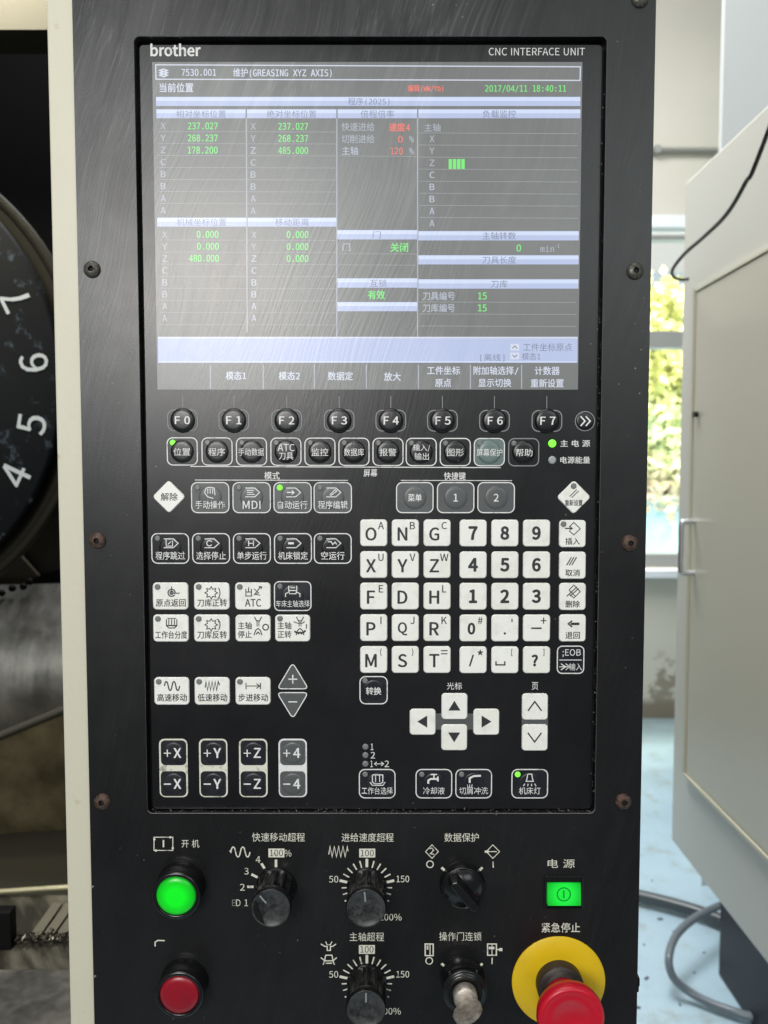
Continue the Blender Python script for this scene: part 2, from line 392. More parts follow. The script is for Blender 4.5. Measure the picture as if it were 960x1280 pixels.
# ================================================================== SETTING: floor, wall with window, outdoors
def concrete(name, a, b, rough=0.35, scale=3):
    m = mat(name, a, rough); n = N(m)
    f = n.ramp(n.noise(n.pos(), scale, 5, 0.6), 0.35, 0.7); n.base(n.mix(f, a, b)); n.rough(n.ramp(f, 0, 1, rough, rough+0.2)); return m
M['floor'] = concrete('painted_floor', (0.40, 0.56, 0.62), (0.50, 0.66, 0.72), 0.30)
n = N(M['floor']); a_, b_ = (0.42, 0.58, 0.66), (0.52, 0.68, 0.76)
f = n.ramp(n.noise(n.pos(), 2.2, 5, 0.6), 0.35, 0.7); g = n.ramp(n.noise(n.pos((9, 9, 9)), 1, 5, 0.7), 0.52, 0.70, 0, 0.75)
far = n.ramp(n.sep()[1], 2.7, 3.8, 0, 0.8)                      # darker green-brown towards the wall
far = n.math('MULTIPLY', far, n.ramp(n.noise(n.pos((3, 3, 3)), 1, 4), 0.2, 0.6, 0.5, 1))
n.base(n.mix(far, n.mix(g, n.mix(f, a_, b_), (0.36, 0.42, 0.40)), (0.20, 0.27, 0.24)))
fl = MB(); fl.box(-6, 8, -0.8, 3.85, -0.1, 0, M['floor']); fl.build('floor', kind='structure')

WY = 3.85
def WP(px, py): return P(px, py, WY)
z_head, z_sill = 2.85, 0.87
M['wall'] = mat('plaster', (0.60, 0.56, 0.47), 0.7)
n = N(M['wall'])
x, y, z = n.sep()
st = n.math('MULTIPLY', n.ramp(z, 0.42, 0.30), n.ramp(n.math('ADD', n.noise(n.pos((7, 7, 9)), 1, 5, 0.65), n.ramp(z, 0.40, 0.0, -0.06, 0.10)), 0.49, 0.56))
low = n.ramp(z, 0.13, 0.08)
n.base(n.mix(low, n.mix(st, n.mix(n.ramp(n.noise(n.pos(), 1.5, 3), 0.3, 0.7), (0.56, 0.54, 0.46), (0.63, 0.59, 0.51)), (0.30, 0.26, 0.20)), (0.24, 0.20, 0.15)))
wx0, wx1 = 0.95, 2.55
wall = MB()
for a, b, c, d in ((-6, wx0, 0, 5), (wx1, 8, 0, 5), (wx0, wx1, 0, z_sill), (wx0, wx1, z_head, 5)):
    wall.box(a, b, WY, WY+0.2, c, d, M['wall'])
wl = wall.build('wall', kind='structure')
M['alu'] = mat('window_paint', (0.30, 0.30, 0.28), 0.5)
M['aluw'] = mat('window_paint_white', (0.82, 0.84, 0.88), 0.35)
win = empty('window', (1.75, WY, z_sill), 'tall white framed window in the far wall beyond the control panel', 'window')
def wbox(name, a, b, y0, y1, c, d, m):
    q = MB(); q.box(a, b, y0, y1, c, d, m); return q.build(name, win, bevel=0.004)
wbox('head_rail', wx0, wx1, WY-0.03, WY+0.09, z_head-0.05, z_head+0.015, M['aluw'])
wbox('transom', wx0+0.05, wx1-0.05, WY+0.02, WY+0.1, 2.14, 2.235, M['alu'])
wbox('bottom_rail', wx0+0.05, wx1-0.05, WY+0.02, WY+0.1, z_sill+0.012, z_sill+0.09, M['alu'])
wbox('sill', wx0-0.05, wx1+0.05, WY-0.09, WY-0.002, z_sill-0.035, z_sill+0.01, M['aluw'])
for xx in (wx0, wx1-0.05, 1.20): wbox('stile', xx, xx+0.05, WY+0.02, WY+0.1, z_sill+0.01, z_head-0.05, M['aluw'])
wbox('upper_rail', wx0+0.05, wx1-0.05, WY+0.02, WY+0.09, z_head-0.105, z_head-0.08, M['alu'])
gl = mat('pane_glass', (1, 1, 1), 0.0); t = gl.node_tree; t.nodes.remove(t.nodes['Principled BSDF'])
o_ = t.nodes['Material Output']; mx = t.nodes.new('ShaderNodeMixShader'); tr = t.nodes.new('ShaderNodeBsdfTransparent'); gg = t.nodes.new('ShaderNodeBsdfGlossy')
tr.inputs[0].default_value = (0.96, 0.99, 0.98, 1); gg.inputs['Roughness'].default_value = 0.02; mx.inputs[0].default_value = 0.05
t.links.new(tr.outputs[0], mx.inputs[1]); t.links.new(gg.outputs[0], mx.inputs[2]); t.links.new(mx.outputs[0], o_.inputs[0])
M['glass'] = gl
for a, b in ((z_sill+0.09, 2.14), (2.235, z_head-0.105)):
    q = MB(); q.box(1.252, wx1-0.052, WY+0.055, WY+0.06, a, b, gl); q.build('pane', win)
    q = MB(); q.box(wx0+0.052, 1.198, WY+0.055, WY+0.06, a, b, gl); q.build('pane', win)
q = MB(); z_ = WP(850, 190)[1]
tube(q, [(-1, WY-0.03, z_), (5, WY-0.03, z_)], 0.016, mat('conduit_grey', (0.25, 0.25, 0.22), 0.5))
for xx in (1.5, 2.6, 3.7): q.box(xx, xx+0.03, WY-0.05, WY, z_-0.02, z_+0.02, M['alu'])
tag(q.build('wall_conduit'), 'thin grey conduit running level across the wall above the window', 'conduit')

# outdoors
M['yard'] = mat('yard_pale', (0.62, 0.72, 0.74), 0.8)
q = MB(); q.box(-10, 30, WY+0.2, 60, -0.2, -0.02, M['yard']); q.build('ground', kind='structure')
q = MB(); q.box(-4, 16, 10.9, 11.1, -0.02, 1.0, mat('garden_wall_pale', (0.33, 0.50, 0.56), 0.8)); q.box(-4, 16, 10.85, 11.15, 1.0, 1.06, M['aluw'])
tag(q.build('garden_wall'), 'low pale garden wall outside below the yellow green bushes', 'wall')
bl = empty('building', (4.5, 19, 0), 'white building outside behind the bushes with a grey blue base band', 'building')
q = MB(); q.box(-2, 14, 18, 24, -0.02, 12, mat('render_white', (0.27, 0.265, 0.27), 0.8)); q.build('wall', bl)
q = MB(); q.box(-2, 14, 17.9, 17.99, 5.0, 6.1, mat('band_blue', (0.19, 0.22, 0.27), 0.7)); q.build('facade_band', bl)
for i in range(5):
    q = MB(); q.box(0.6+i*2.4, 1.9+i*2.4, 17.93, 18.01, 7.1, 8.5, mat('window_frame_far', (0.8, 0.8, 0.8), 0.4)); fr = q.build('window', bl)
    q = MB(); q.box(0.7+i*2.4, 1.8+i*2.4, 17.90, 17.925, 7.2, 8.4, mat('glass_far', (0.2, 0.25, 0.3), 0.1)); q.build('glazing', fr)
def leafmat(name, a, b):
    m = mat(name, a, 0.6); n = N(m); n.base(n.mix(n.ramp(n.noise(n.pos(), 1.6, 3), 0.35, 0.65), a, b)); n.b.inputs['Subsurface Weight'].default_value = 0.0; return m
LM = [leafmat('leaf_yellow', (0.74, 0.70, 0.26), (0.56, 0.60, 0.24)), leafmat('leaf_green', (0.44, 0.54, 0.30), (0.64, 0.64, 0.32)), leafmat('leaf_pink', (0.62, 0.48, 0.36), (0.66, 0.58, 0.40))]
barkm = mat('bark', (0.12, 0.09, 0.06), 0.9)
def bush(cx, cy, z0, rx, rz, k, lm, label, cat='tree', name='tree'):
    t = empty(name, (cx, cy, 0), label, cat)
    q = MB(); tube(q, [(cx, cy, -0.02), (cx+0.05, cy, z0*0.6), (cx-0.04, cy+0.05, z0+rz)], [0.09, 0.07, 0.03], barkm); 
    for i in range(5):
        a = i*1.3; tube(q, [(cx, cy, z0*0.6), (cx+math.cos(a)*rx*0.5, cy+math.sin(a)*rx*0.4, z0+rz*0.9)], [0.04, 0.015], barkm, 6)
    q.build('trunk', t)
    q = MB(); cl = [(random.gauss(0, 0.5)*rx, random.gauss(0, 0.45)*rx, random.uniform(-0.85, 0.85)*rz) for _ in range(26)]
    for i in range(int(k*1.7)):
        c = random.choice(cl); s = random.uniform(0.06, 0.13)
        p = Vector((cx+c[0]+random.gauss(0, 0.22), cy+c[1]+random.gauss(0, 0.22), z0+rz+c[2]+random.gauss(0, 0.2)))
        a = Vector((random.gauss(0, 1), random.gauss(0, 1), random.gauss(0, 1))).normalized()*s
        b = a.cross(Vector((random.gauss(0, 1), random.gauss(0, 1), random.gauss(0, 1)))).normalized()*s*0.5
        q.add([p-a, p+b, p+a, p-b], [(0, 1, 2, 3)], lm)
    q.build('crown', t)
bush(4.4, 12.2, 0.9, 1.1, 1.75, 3600, LM[0], 'bright yellow green tree seen through the upper window pane')
bush(5.3, 12.6, 0.9, 1.0, 1.7, 3000, LM[0], 'yellow tree behind the window nearest the cabinet edge')
bush(4.8, 11.6, 0.8, 0.9, 0.8, 2200, LM[1], 'green bush low behind the lower window pane', 'bush', 'bush')
bush(4.1, 11.4, 0.75, 0.6, 0.35, 1000, LM[2], 'pinkish flowering bush just above the garden wall outside', 'bush', 'bush')
bush(3.4, 12.5, 0.9, 1.0, 1.6, 2400, LM[1], 'green tree outside half hidden behind the control panel edge')
bush(6.6, 12.8, 0.9, 1.1, 1.7, 2000, LM[1], 'darker green tree outside hidden mostly behind the cabinet')

# ================================================================== tall enclosure behind, cabinet, wires, hoses
M['pale'] = mat('enclosure_paint', (0.56, 0.58, 0.56), 0.45)
n = N(M['pale']); n.bump(n.noise(n.pos(), 90, 3), 0.08, 0.001)
t = empty('machine_enclosure', (1.6, 2.5, 0), 'tall pale grey machine enclosure standing behind the cabinet', 'enclosure')
q = MB(); fp = [(1.105, 2.05), (2.4, 2.05), (2.4, 3.2), (1.68, 3.2)]
q.loops([[(a, b, 0.0) for a, b in fp], [(a, b, 3.9) for a, b in fp]], M['pale'], cap0=True, cap1=True); q.build('housing', t, bevel=0.01)
q = MB(); q.box(1.30, 2.2, 2.035, 2.047, 0.3, 3.7, M['pale']); q.build('front_cover', t, bevel=0.003)

M['cab'] = mat('cabinet_paint', (0.42, 0.42, 0.355), 0.30)
n = N(M['cab']); n.bump(n.noise(n.pos(), 120, 3), 0.06, 0.001); f = n.ramp(n.noise(n.pos(), 1.6, 3), 0.3, 0.7); n.base(n.mix(f, (0.62, 0.605, 0.53), (0.66, 0.645, 0.565)))
M['cabd'] = mat('cabinet_door_paint', (0.60, 0.57, 0.46), 0.28)
n = N(M['cabd']); n.bump(n.noise(n.pos(), 120, 3), 0.06, 0.001)
CX = 0.69
cab = empty('electrical_cabinet', (1.0, 0.75, 0.56), 'large beige grey steel cabinet at the right with a handled door', 'cabinet')
q = MB(); q.box(CX, 1.5, 0.1, 1.25, 0.56, 2.105, M['cab']); q.build('housing', cab, bevel=0.006)
dz0, dz1, dy1 = 0.765, 1.835, 1.152
q = MB(); q.box(CX-0.008, CX-0.001, 0.2, dy1, dz0, dz1, M['cabd'])
dr = q.build('door', cab, bevel=0.002)
M['lt'] = mat('door_edge_light', (0.62, 0.60, 0.46), 0.4)
q = MB(); q.box(CX-0.012, CX-0.0005, dy1+0.0015, dy1+0.008, dz0-0.008, dz1+0.008, M['lt']); q.box(CX-0.012, CX-0.0005, 0.2, dy1+0.001, dz0-0.009, dz0-0.002, M['lt']); q.box(CX-0.010, CX-0.0005, 0.2, dy1+0.001, dz1+0.002, dz1+0.007, M['lt'])
q.build('door_rim', dr)
M['chrome'] = mat('chrome', (0.62, 0.63, 0.63), 0.30, 0.85)
q = MB(); hy = 1.13; h0, h1 = 1.222, 1.335
tube(q, spline([(CX-0.008, hy, h1), (CX-0.031, hy, h1), (CX-0.038, hy, h1-0.008), (CX-0.038, hy, (h0+h1)/2), (CX-0.038, hy, h0+0.008), (CX-0.031, hy, h0), (CX-0.008, hy, h0)], 6), 0.0060, M['chrome'])
q.build('handle', dr, 'bent chrome pull handle')
q = MB(); lz = P(870, 518, hy)[1]
n_ = []
tube(q, [(CX-0.010, hy-0.005, lz), (CX-0.019, hy-0.005, lz)], 0.0065, M['ring'], 12); q.build('knob', dr, 'small black door knob')
q = MB(); q.box(0.96, 1.46, 0.35, 1.58, 0.0, 0.558, mat('base_dark', (0.012, 0.009, 0.015), 0.5)); tt = q.build('cabinet_plinth', bevel=0.006)
tag(tt, 'dark metal machine base on the floor under the beige cabinet', 'machine base')
# wire hanging in front of the cabinet
wp = [(975, 140, .62), (958, 170, .64), (932, 228, .70), (908, 268, .78), (880, 296, .90), (858, 315, 1.0), (845, 330, 1.06), (840, 340, 1.10), (843, 347, 1.13), (852, 349.5, 1.16), (866, 349, 1.19)]
pts = []
for a, b, yy in wp:
    X, Z = P(a, b, yy); pts.append((min(X, CX-0.012) if a > 853 else X, yy, Z))
pts[0] = (pts[0][0]+0.03, pts[0][1]-0.25, pts[0][2]+0.35)
q = MB(); tube(q, spline(pts, 6), 0.0036, mat('wire_black', (0.02, 0.02, 0.02), 0.45), 8)
tag(q.build('hanging_wire'), 'thin black wire drooping across the upper corner of the beige cabinet', 'wire')
# hoses on the floor
hm = mat('hose_grey', (0.07, 0.085, 0.09), 0.28)
def hose(name, pl, r, m, label):
    p = []
    for a, b, z in pl:
        X, Y = F(a, b, z); p.append((X, Y, z))
    q = MB(); tube(q, spline(p, 8), r, m, 10); tag(q.build(name), label, 'hose')
hose('floor_hose', [(740, 1108, .03), (790, 1118, .03), (840, 1130, .03), (885, 1144, .03), (925, 1162, .03), (960, 1190, .03)], 0.020, hm, 'thick dark grey hose lying straight on the pale blue floor')
hose('looped_cable', [(935, 1120, .10), (900, 1132, .12), (868, 1148, .13), (845, 1170, .12), (836, 1198, .10), (842, 1222, .06), (862, 1240, .03), (890, 1255, .02), (925, 1267, .02), (965, 1276, .02)], 0.011, mat('cable_steel_grey', (0.16, 0.19, 0.21), 0.22), 'thin grey cable making a loop on the floor below the cabinet')
q = MB(); dm = mat('chip_dark', (0.10, 0.12, 0.13), 0.6)
for a, b, s in ((825, 1148, .014), (808, 1222, .012), (842, 1164, .006), (795, 1208, .010), (850, 1255, .008), (815, 1100, .005), (880, 1190, .006), (805, 1180, .006), (868, 1215, .005), (796, 1258, .014)):
    X, Y = F(a, b, 0.004); an = random.random()*3
    s *= 0.7
    v = [(X+s*k1*math.cos(an)-s*0.4*k2*math.sin(an), Y+s*k1*math.sin(an)+s*0.4*k2*math.cos(an), zz) for zz in (0.001, 0.004) for k1, k2 in ((-1, -1), (1, -0.6), (0.8, 1), (-0.7, 0.8))]
    q.add(v, [(4, 5, 6, 7), (0, 1, 5, 4), (1, 2, 6, 5), (2, 3, 7, 6), (3, 0, 4, 7)], dm)
q.build('floor_debris', kind='stuff')

# ================================================================== the machine at the left, seen past the panel
M['mblack'] = mat('machine_black', (0.004, 0.004, 0.004), 0.6, spec=0.15)
M['mdark'] = mat('machine_dark_plate', (0.050, 0.046, 0.034), 0.5)
M['rimm'] = mat('rim_dark_olive', (0.016, 0.015, 0.010), 0.6, spec=0.12)
M['mbrown'] = mat('machine_brown_plate', (0.10, 0.088, 0.055), 0.5)
M['mbeige'] = mat('machine_beige', (0.045, 0.043, 0.028), 0.5)
M['brush'] = mat('brushed_steel', (0.20, 0.20, 0.19), 0.34, 0.75)
n = N(M['brush']); s1 = n.noise(n.pos((60, 60, 1.5)), 1, 4, 0.6); s2 = n.ramp(n.noise(n.pos(), 9, 4), 0.35, 0.7)
n.base(n.mix(s2, (0.16, 0.155, 0.14), (0.50, 0.49, 0.43))); n.rough(n.ramp(s1, 0.3, 0.7, 0.25, 0.45)); n.bump(s1, 0.15, 0.001)
M['disc'] = mat('magazine_black', (0.005, 0.006, 0.007), 0.6, spec=0.12)
n = N(M['disc']); sp = n.ramp(n.noise(n.pos(), 38, 5, 0.7), 0.58, 0.70); g = n.new('ShaderNodeTexCoord'); ln = n.new('ShaderNodeVectorMath', operation='LENGTH')
n.link(g.outputs['Object'], ln.inputs[0]); sp = n.math('MULTIPLY', sp, n.ramp(ln.outputs['Value'], 0.24, 0.28, 0.03, 0.6)); n.base(n.mix(sp, (0.004, 0.005, 0.006), (0.09, 0.12, 0.15)))  # bluish glare spots towards the rim, put into the colour
M['num'] = mat('numeral_grey', (0.42, 0.46, 0.47), 0.5)
mach = empty('machining_centre', (-0.6, 0.7, 0), 'machine interior behind the panel with round numbered tool magazine', 'machine tool')
def mp(name, mb, label=None, bevel=0.0): return mb.build(name, mach, label, bevel)
q = MB(); q.box(-2.0, -0.26, 1.25, 1.3, 0, 2.6, M['mblack']); mp('back_wall', q)
q = MB(); q.box(-0.27, 0.19, 0.10, 1.24, 0.0, 2.6, M['mblack']); mp('column', q)
q = MB(); z0 = P(20, 37, 0.5)[1]; q.box(-1.6, -0.28, 0.5, 0.56, z0, z0+0.6, M['mbeige']); mp('door_lintel', q, 'olive beige door lintel')
DY = 0.60; dx, dz = P(-213, 476, DY); sc = (DY+DIST)/FOC
q = MB(); lathe(q, dx, dz, [(sc*313, 0.0), (sc*313, 0.012), (sc*310, 0.015), (sc*303, 0.015), (sc*300, 0.010)], M['rimm'], 96, DY+0.03, cap=True); mp('magazine_rim', q)
q = MB(); lathe(q, dx, dz, [(sc*291, 0.0), (sc*291, 0.008), (sc*287, 0.012), (sc*10, 0.0125)], M['disc'], 96, DY, cap=True); md = mp('magazine_disc', q, 'round black tool magazine disc')
for s_, a in (('10', 76), ('9', 59.4), ('8', 42.2), ('7', 25.1), ('6', 6.8), ('5', -10.4), ('4', -25.4), ('3', -43), ('2', -60), ('1', -77)):
    q = MB(); r = 257; px = -213+r*math.cos(math.radians(a)); py = 484-r*math.sin(math.radians(a))
    T(q, s_, px, py, None, 36, DY-0.0135, M['num'], 0.008, math.radians(a+90), res=4); q.build('numeral', md)
# dark plates under the magazine
def quad(name, pts, y, th, m, label=None):
    f = [P(a, b, y) for a, b in pts]; q = MB(); k = len(f)
    q.loops([at(f, y+th), at(f, y)], m); q.add(at(f, y), [tuple(range(k))], m); return mp(name, q, label)
quad('guard_plate', [(-60, 745), (6, 672), (52, 717), (-60, 760)][::-1] if False else [(6, 673), (-60, 745), (-60, 775), (0, 742), (48, 720)], 0.82, 0.01, M['mbrown'])
quad('guard_plate', [(8, 671), (50, 718), (100, 706), (100, 610), (24, 660)], 0.84, 0.01, M['mdark'])
quad('guard_plate', [(-60, 640), (-60, 735), (8, 665), (90, 610), (90, 560)], 0.90, 0.01, M['mblack'])
# curved splash guard of brushed steel
q = MB(); rows = []
for i in range(17):
    t_ = i/16; py = 728+t_*(915-728); yy = 0.80-0.10*math.sin(t_*PI*0.7)+0.02*t_
    zz = P(30, py, yy)[1]
    rows.append([(-1.5, yy, zz-0.02), (-0.85, yy, zz-0.008), (-0.28, yy-0.02, zz+0.008)])
vs_ = [p for r in rows for p in r]; q.add(vs_, [(i*3+j, (i+1)*3+j, (i+1)*3+j+1, i*3+j+1) for i in range(16) for j in range(2)], M['brush'], True)
mp('splash_guard', q, 'curved brushed steel splash guard')
M['olive'] = mat('olive_reflection_sheet', (0.20, 0.18, 0.12), 0.35, 0.3)
n = N(M['olive']); n.base(n.mix(n.ramp(n.noise(n.pos((14, 14, 5)), 1, 5, 0.6), 0.35, 0.68), (0.09, 0.075, 0.038), (0.24, 0.205, 0.115))); n.rough(n.ramp(n.noise(n.pos(), 20, 4), 0.3, 0.7, 0.28, 0.5))
q = MB(); rows = []  # added sheet: olive reflection on the lower guard, built as its own piece
for i in range(9):
    t_ = i/8; yy = 0.66+0.16*t_; a = P(-60, 945+t_*135, yy)[1]; b = P(84, 885+t_*165, yy)[1]
    rows.append([(-0.98, yy, a+0.03), (P(-60, 900, yy)[0], yy, a), (P(84, 900, yy)[0], yy, b), (-0.27, yy, b)])
vs_ = [p for r in rows for p in r]; q.add(vs_, [(i*4+j, (i+1)*4+j, (i+1)*4+j+1, i*4+j+1) for i in range(8) for j in range(3)], M['olive'], True)
mp('guard_reflection_sheet', q, 'added olive sheet carrying the reflection on the lower splash guard')
q = MB(); p0 = P(-60, 944, 0.655); p1 = P(86, 884, 0.655); tube(q, [(p0[0], 0.655, p0[1]), (p1[0], 0.655, p1[1])], 0.006, M['mdark'], 8); mp('guard_reflection_edge', q)  # dark edge mirrored in the guard, added as a thin tube
q = MB()
for a, b in ((3, 741), (16, 735), (38, 727), (30, 733)):
    X, Z = P(a, b, 0.775); lathe(q, X, Z, [(0.006, 0), (0.006, 0.004), (0.003, 0.006)], M['mblack'], 10, 0.775)
mp('clip', q)
# work table
ty = [F(40, 1118, 0.90)[1], F(40, 1282, 0.90)[1]]
M['tab'] = mat('table_steel', (0.14, 0.13, 0.10), 0.42, 0.5)
n = N(M['tab']); s1 = n.noise(n.pos((38, 6, 5), (0, 0, math.radians(-38))), 1, 4, 0.6); s2 = n.ramp(s1, 0.40, 0.62)
n.base(n.mix(s2, (0.07, 0.065, 0.05), (0.24, 0.225, 0.17))); n.rough(n.ramp(s1, 0.3, 0.7, 0.3, 0.55))
q = MB(); q.box(-1.5, -0.28, ty[1]-0.2, ty[0], 0.80, 0.90, M['tab']); mp('work_table', q, bevel=0.002)
q = MB(); q.box(-1.48, -0.30, ty[1]-0.18, 1.24, 0.0, 0.798, M['mdark']); mp('machine_bed', q)
q = MB(); tube(q, [(-1.5, F(0, 1132, .903)[1]-0.10, 0.904), (-0.28, ty[0]+0.022, 0.907)], 0.0035, mat('edge_bright', (0.40, 0.38, 0.24), 0.35, 0.3), 8); mp('table_edge', q)
for i in range(4):
    q = MB(); a = F(34+i*16, 1177, .901); b = F(66+i*16, 1132, .901)
    v = [(a[0], a[1], .9015), (a[0]+.012, a[1], .9015), (b[0]+.012, b[1], .9015), (b[0], b[1], .9015)]
    q.add([(x, y, z+0.003) for x, y, z in v]+v, [(0, 1, 2, 3), (4, 5, 1, 0), (5, 6, 2, 1), (6, 7, 3, 2), (7, 4, 0, 3)], mat('rail_light', (0.30, 0.28, 0.21), 0.35, 0.5)); mp('slot_rail', q)
q = MB(); yc = F(40, 1210, .93)[1]; q.box(-1.5, -0.28, yc-0.3, yc, 0.901, 0.93, M['brush']); mp('cover_plate', q, bevel=0.003)
q = MB(); X0, Z0 = P(13, 1140, 0.30); q.box(-1.2, X0, 0.30, 0.315, P(13, 1235, 0.30)[1], Z0, M['mblack']); mp('vice_block', q, bevel=0.002)
q = MB(); cm = mat('swarf', (0.12, 0.11, 0.09), 0.3, 0.8)
for i in range(420):
    px = random.uniform(-10, 88); X, Y = F(px, 1176+random.gauss(0, 2.2)-px*0.03, 0.905); s = random.uniform(0.0015, 0.004)
    a = Vector((random.gauss(0, 1), random.gauss(0, 1), random.gauss(0, 1))).normalized()*s; b = a.cross(Vector((random.random(), 1, random.random()))).normalized()*s*0.5
    p = Vector((X, Y, 0.904+abs(random.gauss(0, 0.004)))); q.add([p-a, p+b, p+a, p-b], [(0, 1, 2, 3)], cm)
mp('metal_chips', q)['kind'] = 'stuff'

# ================================================================== THE CONTROL PANEL
xl = (P(92, 0)[0]+P(118, 1280)[0]+P(102, 640)[0])/3; xr = (P(820, 0)[0]+P(797, 1280)[0]+P(807, 640)[0])/3
zt = P(480, -30)[1]; zb = P(480, 1420)[1]
REC = 0.0055                                           # depth of the recess that holds the keyboard unit
pan = empty('control_panel', (0, 0.05, zb-0.01), 'black machine control panel with lit screen, membrane keys and knobs in a cream housing', 'control panel')
def part(name, mb, label=None, bevel=0.0, kind=None): return mb.build(name, pan, label, bevel, kind)
q = MB(); q.box(xl-0.0190, xr+0.0008, 0.0125, 0.0995, zb-0.012, zt+0.06, M['cream']); q.box(xl-0.0190, xl+0.004, 0.0026, 0.0125, zb-0.012, zt+0.06, M['cream']); q.box(xr-0.004, xr+0.0008, 0.0026, 0.0125, zb-0.012, zt+0.06, M['cream']); part('housing', q, 'cream painted housing', 0.0012)
il, it = P(170.5, 46); ir, ib = P(760.5, 1016)
il = (P(168, 45)[0]+P(183, 1014)[0])/2; ir = (P(760, 46)[0]+P(743, 1017)[0])/2; it = P(460, 45)[1]; ib = P(460, 1017)[1]
icx, icz, iw, ih = (il+ir)/2, (it+ib)/2, ir-il, it-ib
hole = rr(icx, icz, iw, ih, 0.004, 5)
q = MB()
n4 = len(hole)//4; cor = [(xr, zb), (xr, zt), (xl, zt), (xl, zb)]
fs = []; vs_ = at(hole, 0.0)+at(cor, 0.0); nh = len(hole)
for c in range(4):
    for i in range(n4-1): fs.append((c*n4+i, nh+c, c*n4+i+1))
    fs.append((c*n4+n4-1, nh+c, nh+(c+1) % 4, ((c+1)*n4) % nh))
q.add(vs_, fs, M['plate'])
q.loops([at(cor, 0.0), at(cor, 0.0024)], M['plate'])
part('face_plate', q, 'matt black face plate')
q = MB(); q.loops([at(hole, 0.0), at(hole, 0.0009)], M['lip']); q.loops([at(hole, 0.0009), at(hole, REC+0.004)], M['plate']); part('recess_lip', q)
q = MB(); mem = rr(icx+0.0002, icz-0.0010, iw-0.0036, ih-0.0036, 0.003, 5)
q.add(at(grow(hole, 0, 0, 0.002), REC+0.0038), [tuple(range(nh))], M['trench']); part('recess_floor', q)
q = MB(); plate(q, mem, REC+0.0036, 0.0036, M['membrane'], 0.0004); part('keyboard_membrane', q, 'black membrane sheet')
Y = REC; YP = REC-0.00010
# grime crumbs along the ledge and round the recess
q = MB(); cm = mat('crumbs', (0.20, 0.195, 0.175), 0.8)
def crumb(X, Yy, Z, s):
    a = random.random()*3
    v = [(X+s*math.cos(a+k*2.1)*random.uniform(.6, 1), Yy-(s*0.5 if k2 else -s*0.3), Z+s*math.sin(a+k*2.1)*random.uniform(.6, 1)) for k2 in (0, 1) for k in (0, 1, 2)]
    q.add(v, [(3, 4, 5), (0, 1, 4, 3), (1, 2, 5, 4), (2, 0, 3, 5)], cm)
for i in range(170):
    crumb(random.uniform(il+0.002, ir-0.002), REC-random.random()*0.004, ib+abs(random.gauss(0, 0.0006)), random.uniform(0.0002, 0.0006))
for i in range(110):
    crumb(ir-abs(random.gauss(0, 0.0010)), REC-random.random()*0.003, random.uniform(ib, icz+0.1) if i % 4 else random.uniform(icz, it), random.uniform(0.0002, 0.0006))
for i in range(60):
    crumb(*P(random.gauss(260, 110), 1010+random.gauss(-3, 4), REC)[0:1], REC, P(300, 1008+random.gauss(0, 3), REC)[1], random.uniform(0.0001, 0.0003))
for a, b, s in ((116, 1108, 8), (119, 1220, 7), (620, 1018, 4), (172, 1069, 3), (180, 1075, 3), (372, 1175, 4), (217, 1273, 5), (350, 1190, 3), (618, 1170, 4), (566, 1270, 4), (300, 1040, 3), (150, 1060, 3), (752, 690, 3), (800, 240, 3)):
    X, Z = P(a, b, 0); crumb(X, -0.0002, Z, s*0.00016)
for i in range(150):
    px, py = random.uniform(128, 640), random.uniform(1025, 1290)
    X, Z = P(px, py, 0); crumb(X, -0.0001, Z, random.uniform(0.00008, 0.00026))
part('grime_crumbs', q, kind='stuff')

# screws
for i, (a, b) in enumerate(((114, 336), (121, 676), (127, 1003), (795, 338), (788, 679), (780, 1003), (801, -3))):
    X, Z = P(a, b, -0.002); mm = M['scr'] if i in (0, 3, 6) else M['scr2']
    q = MB(); lathe(q, X, Z, [(0.0060, 0), (0.0060, 0.0007), (0.0055, 0.0018), (0.0042, 0.0026), (0.0029, 0.0030), (0.0020, 0.0031)], mm, 28, 0.0, cap=False)
    hx = circ(X, Z, 0.0020, 6, 0.3+i)
    q.loops([at(hx, -0.0031), at(hx, -0.0012)], M['trench']); q.add(at(hx, -0.0012), [tuple(range(6))], M['trench'])
    r28 = circ(X, Z, 0.0020, 28); 
    part('screw', q)

# branding and heading
q = MB(); T(q, 'brother', 219.5, 62.5, 62, 15, YP, M['pw'], 0.030); part('lettering', q, 'white maker name in bold rounded letters')
q = MB(); T(q, 'CNC INTERFACE UNIT', 671, 64.5, 120, 9.5, YP, M['pw'], 0.004, res=3); part('lettering', q)

# ------------------------------------------------------------------ display
YS = Y-0.00006
disp = None
q = MB()
c4 = [P(*p, YS) for p in ((196.5, 487), (723.5, 487), (727, 78.5), (190.5, 76.5))]
xa = (c4[0][0]+c4[3][0])/2; xb = (c4[1][0]+c4[2][0])/2; za = P(460, 487, YS)[1]; zc = P(460, 77.5, YS)[1]
q.add([(xa, YS, za), (xb, YS, za), (xb, YS, zc), (xa, YS, zc)], [(0, 1, 2, 3)], M['s_bg'])
disp = part('display', q, 'lit grey liquid crystal screen showing axis positions')
Y1 = YS-0.00005; Y2 = YS-0.00011
def sub(name, fn, label=None):
    q = MB(); fn(q); return q.build(name, disp, label)
def bar(x0, y0, x1, y1):
    def f(q):
        R(q, x0, y0, x1, y1, Y1, M['s_bar']); h = (y1-y0)
        R(q, x0, y0+0.5, x1, y0+h*0.45, Y1-0.00002, M['s_bar2'])
    sub('header_bar', f)
sub('title_frame', lambda q: L(q, [(194.5, 81), (725.5, 83.5), (725, 100.5), (195, 99)], 1.3, Y1, M['s_wh'], True))
def ic(q):
    for k in range(3): L(q, [(200, 88+k*3), (204, 86.5+k*3), (209, 88+k*3), (205, 90+k*3)], 1.6, Y1, M['s_wh'], True)
sub('title_icon', ic)
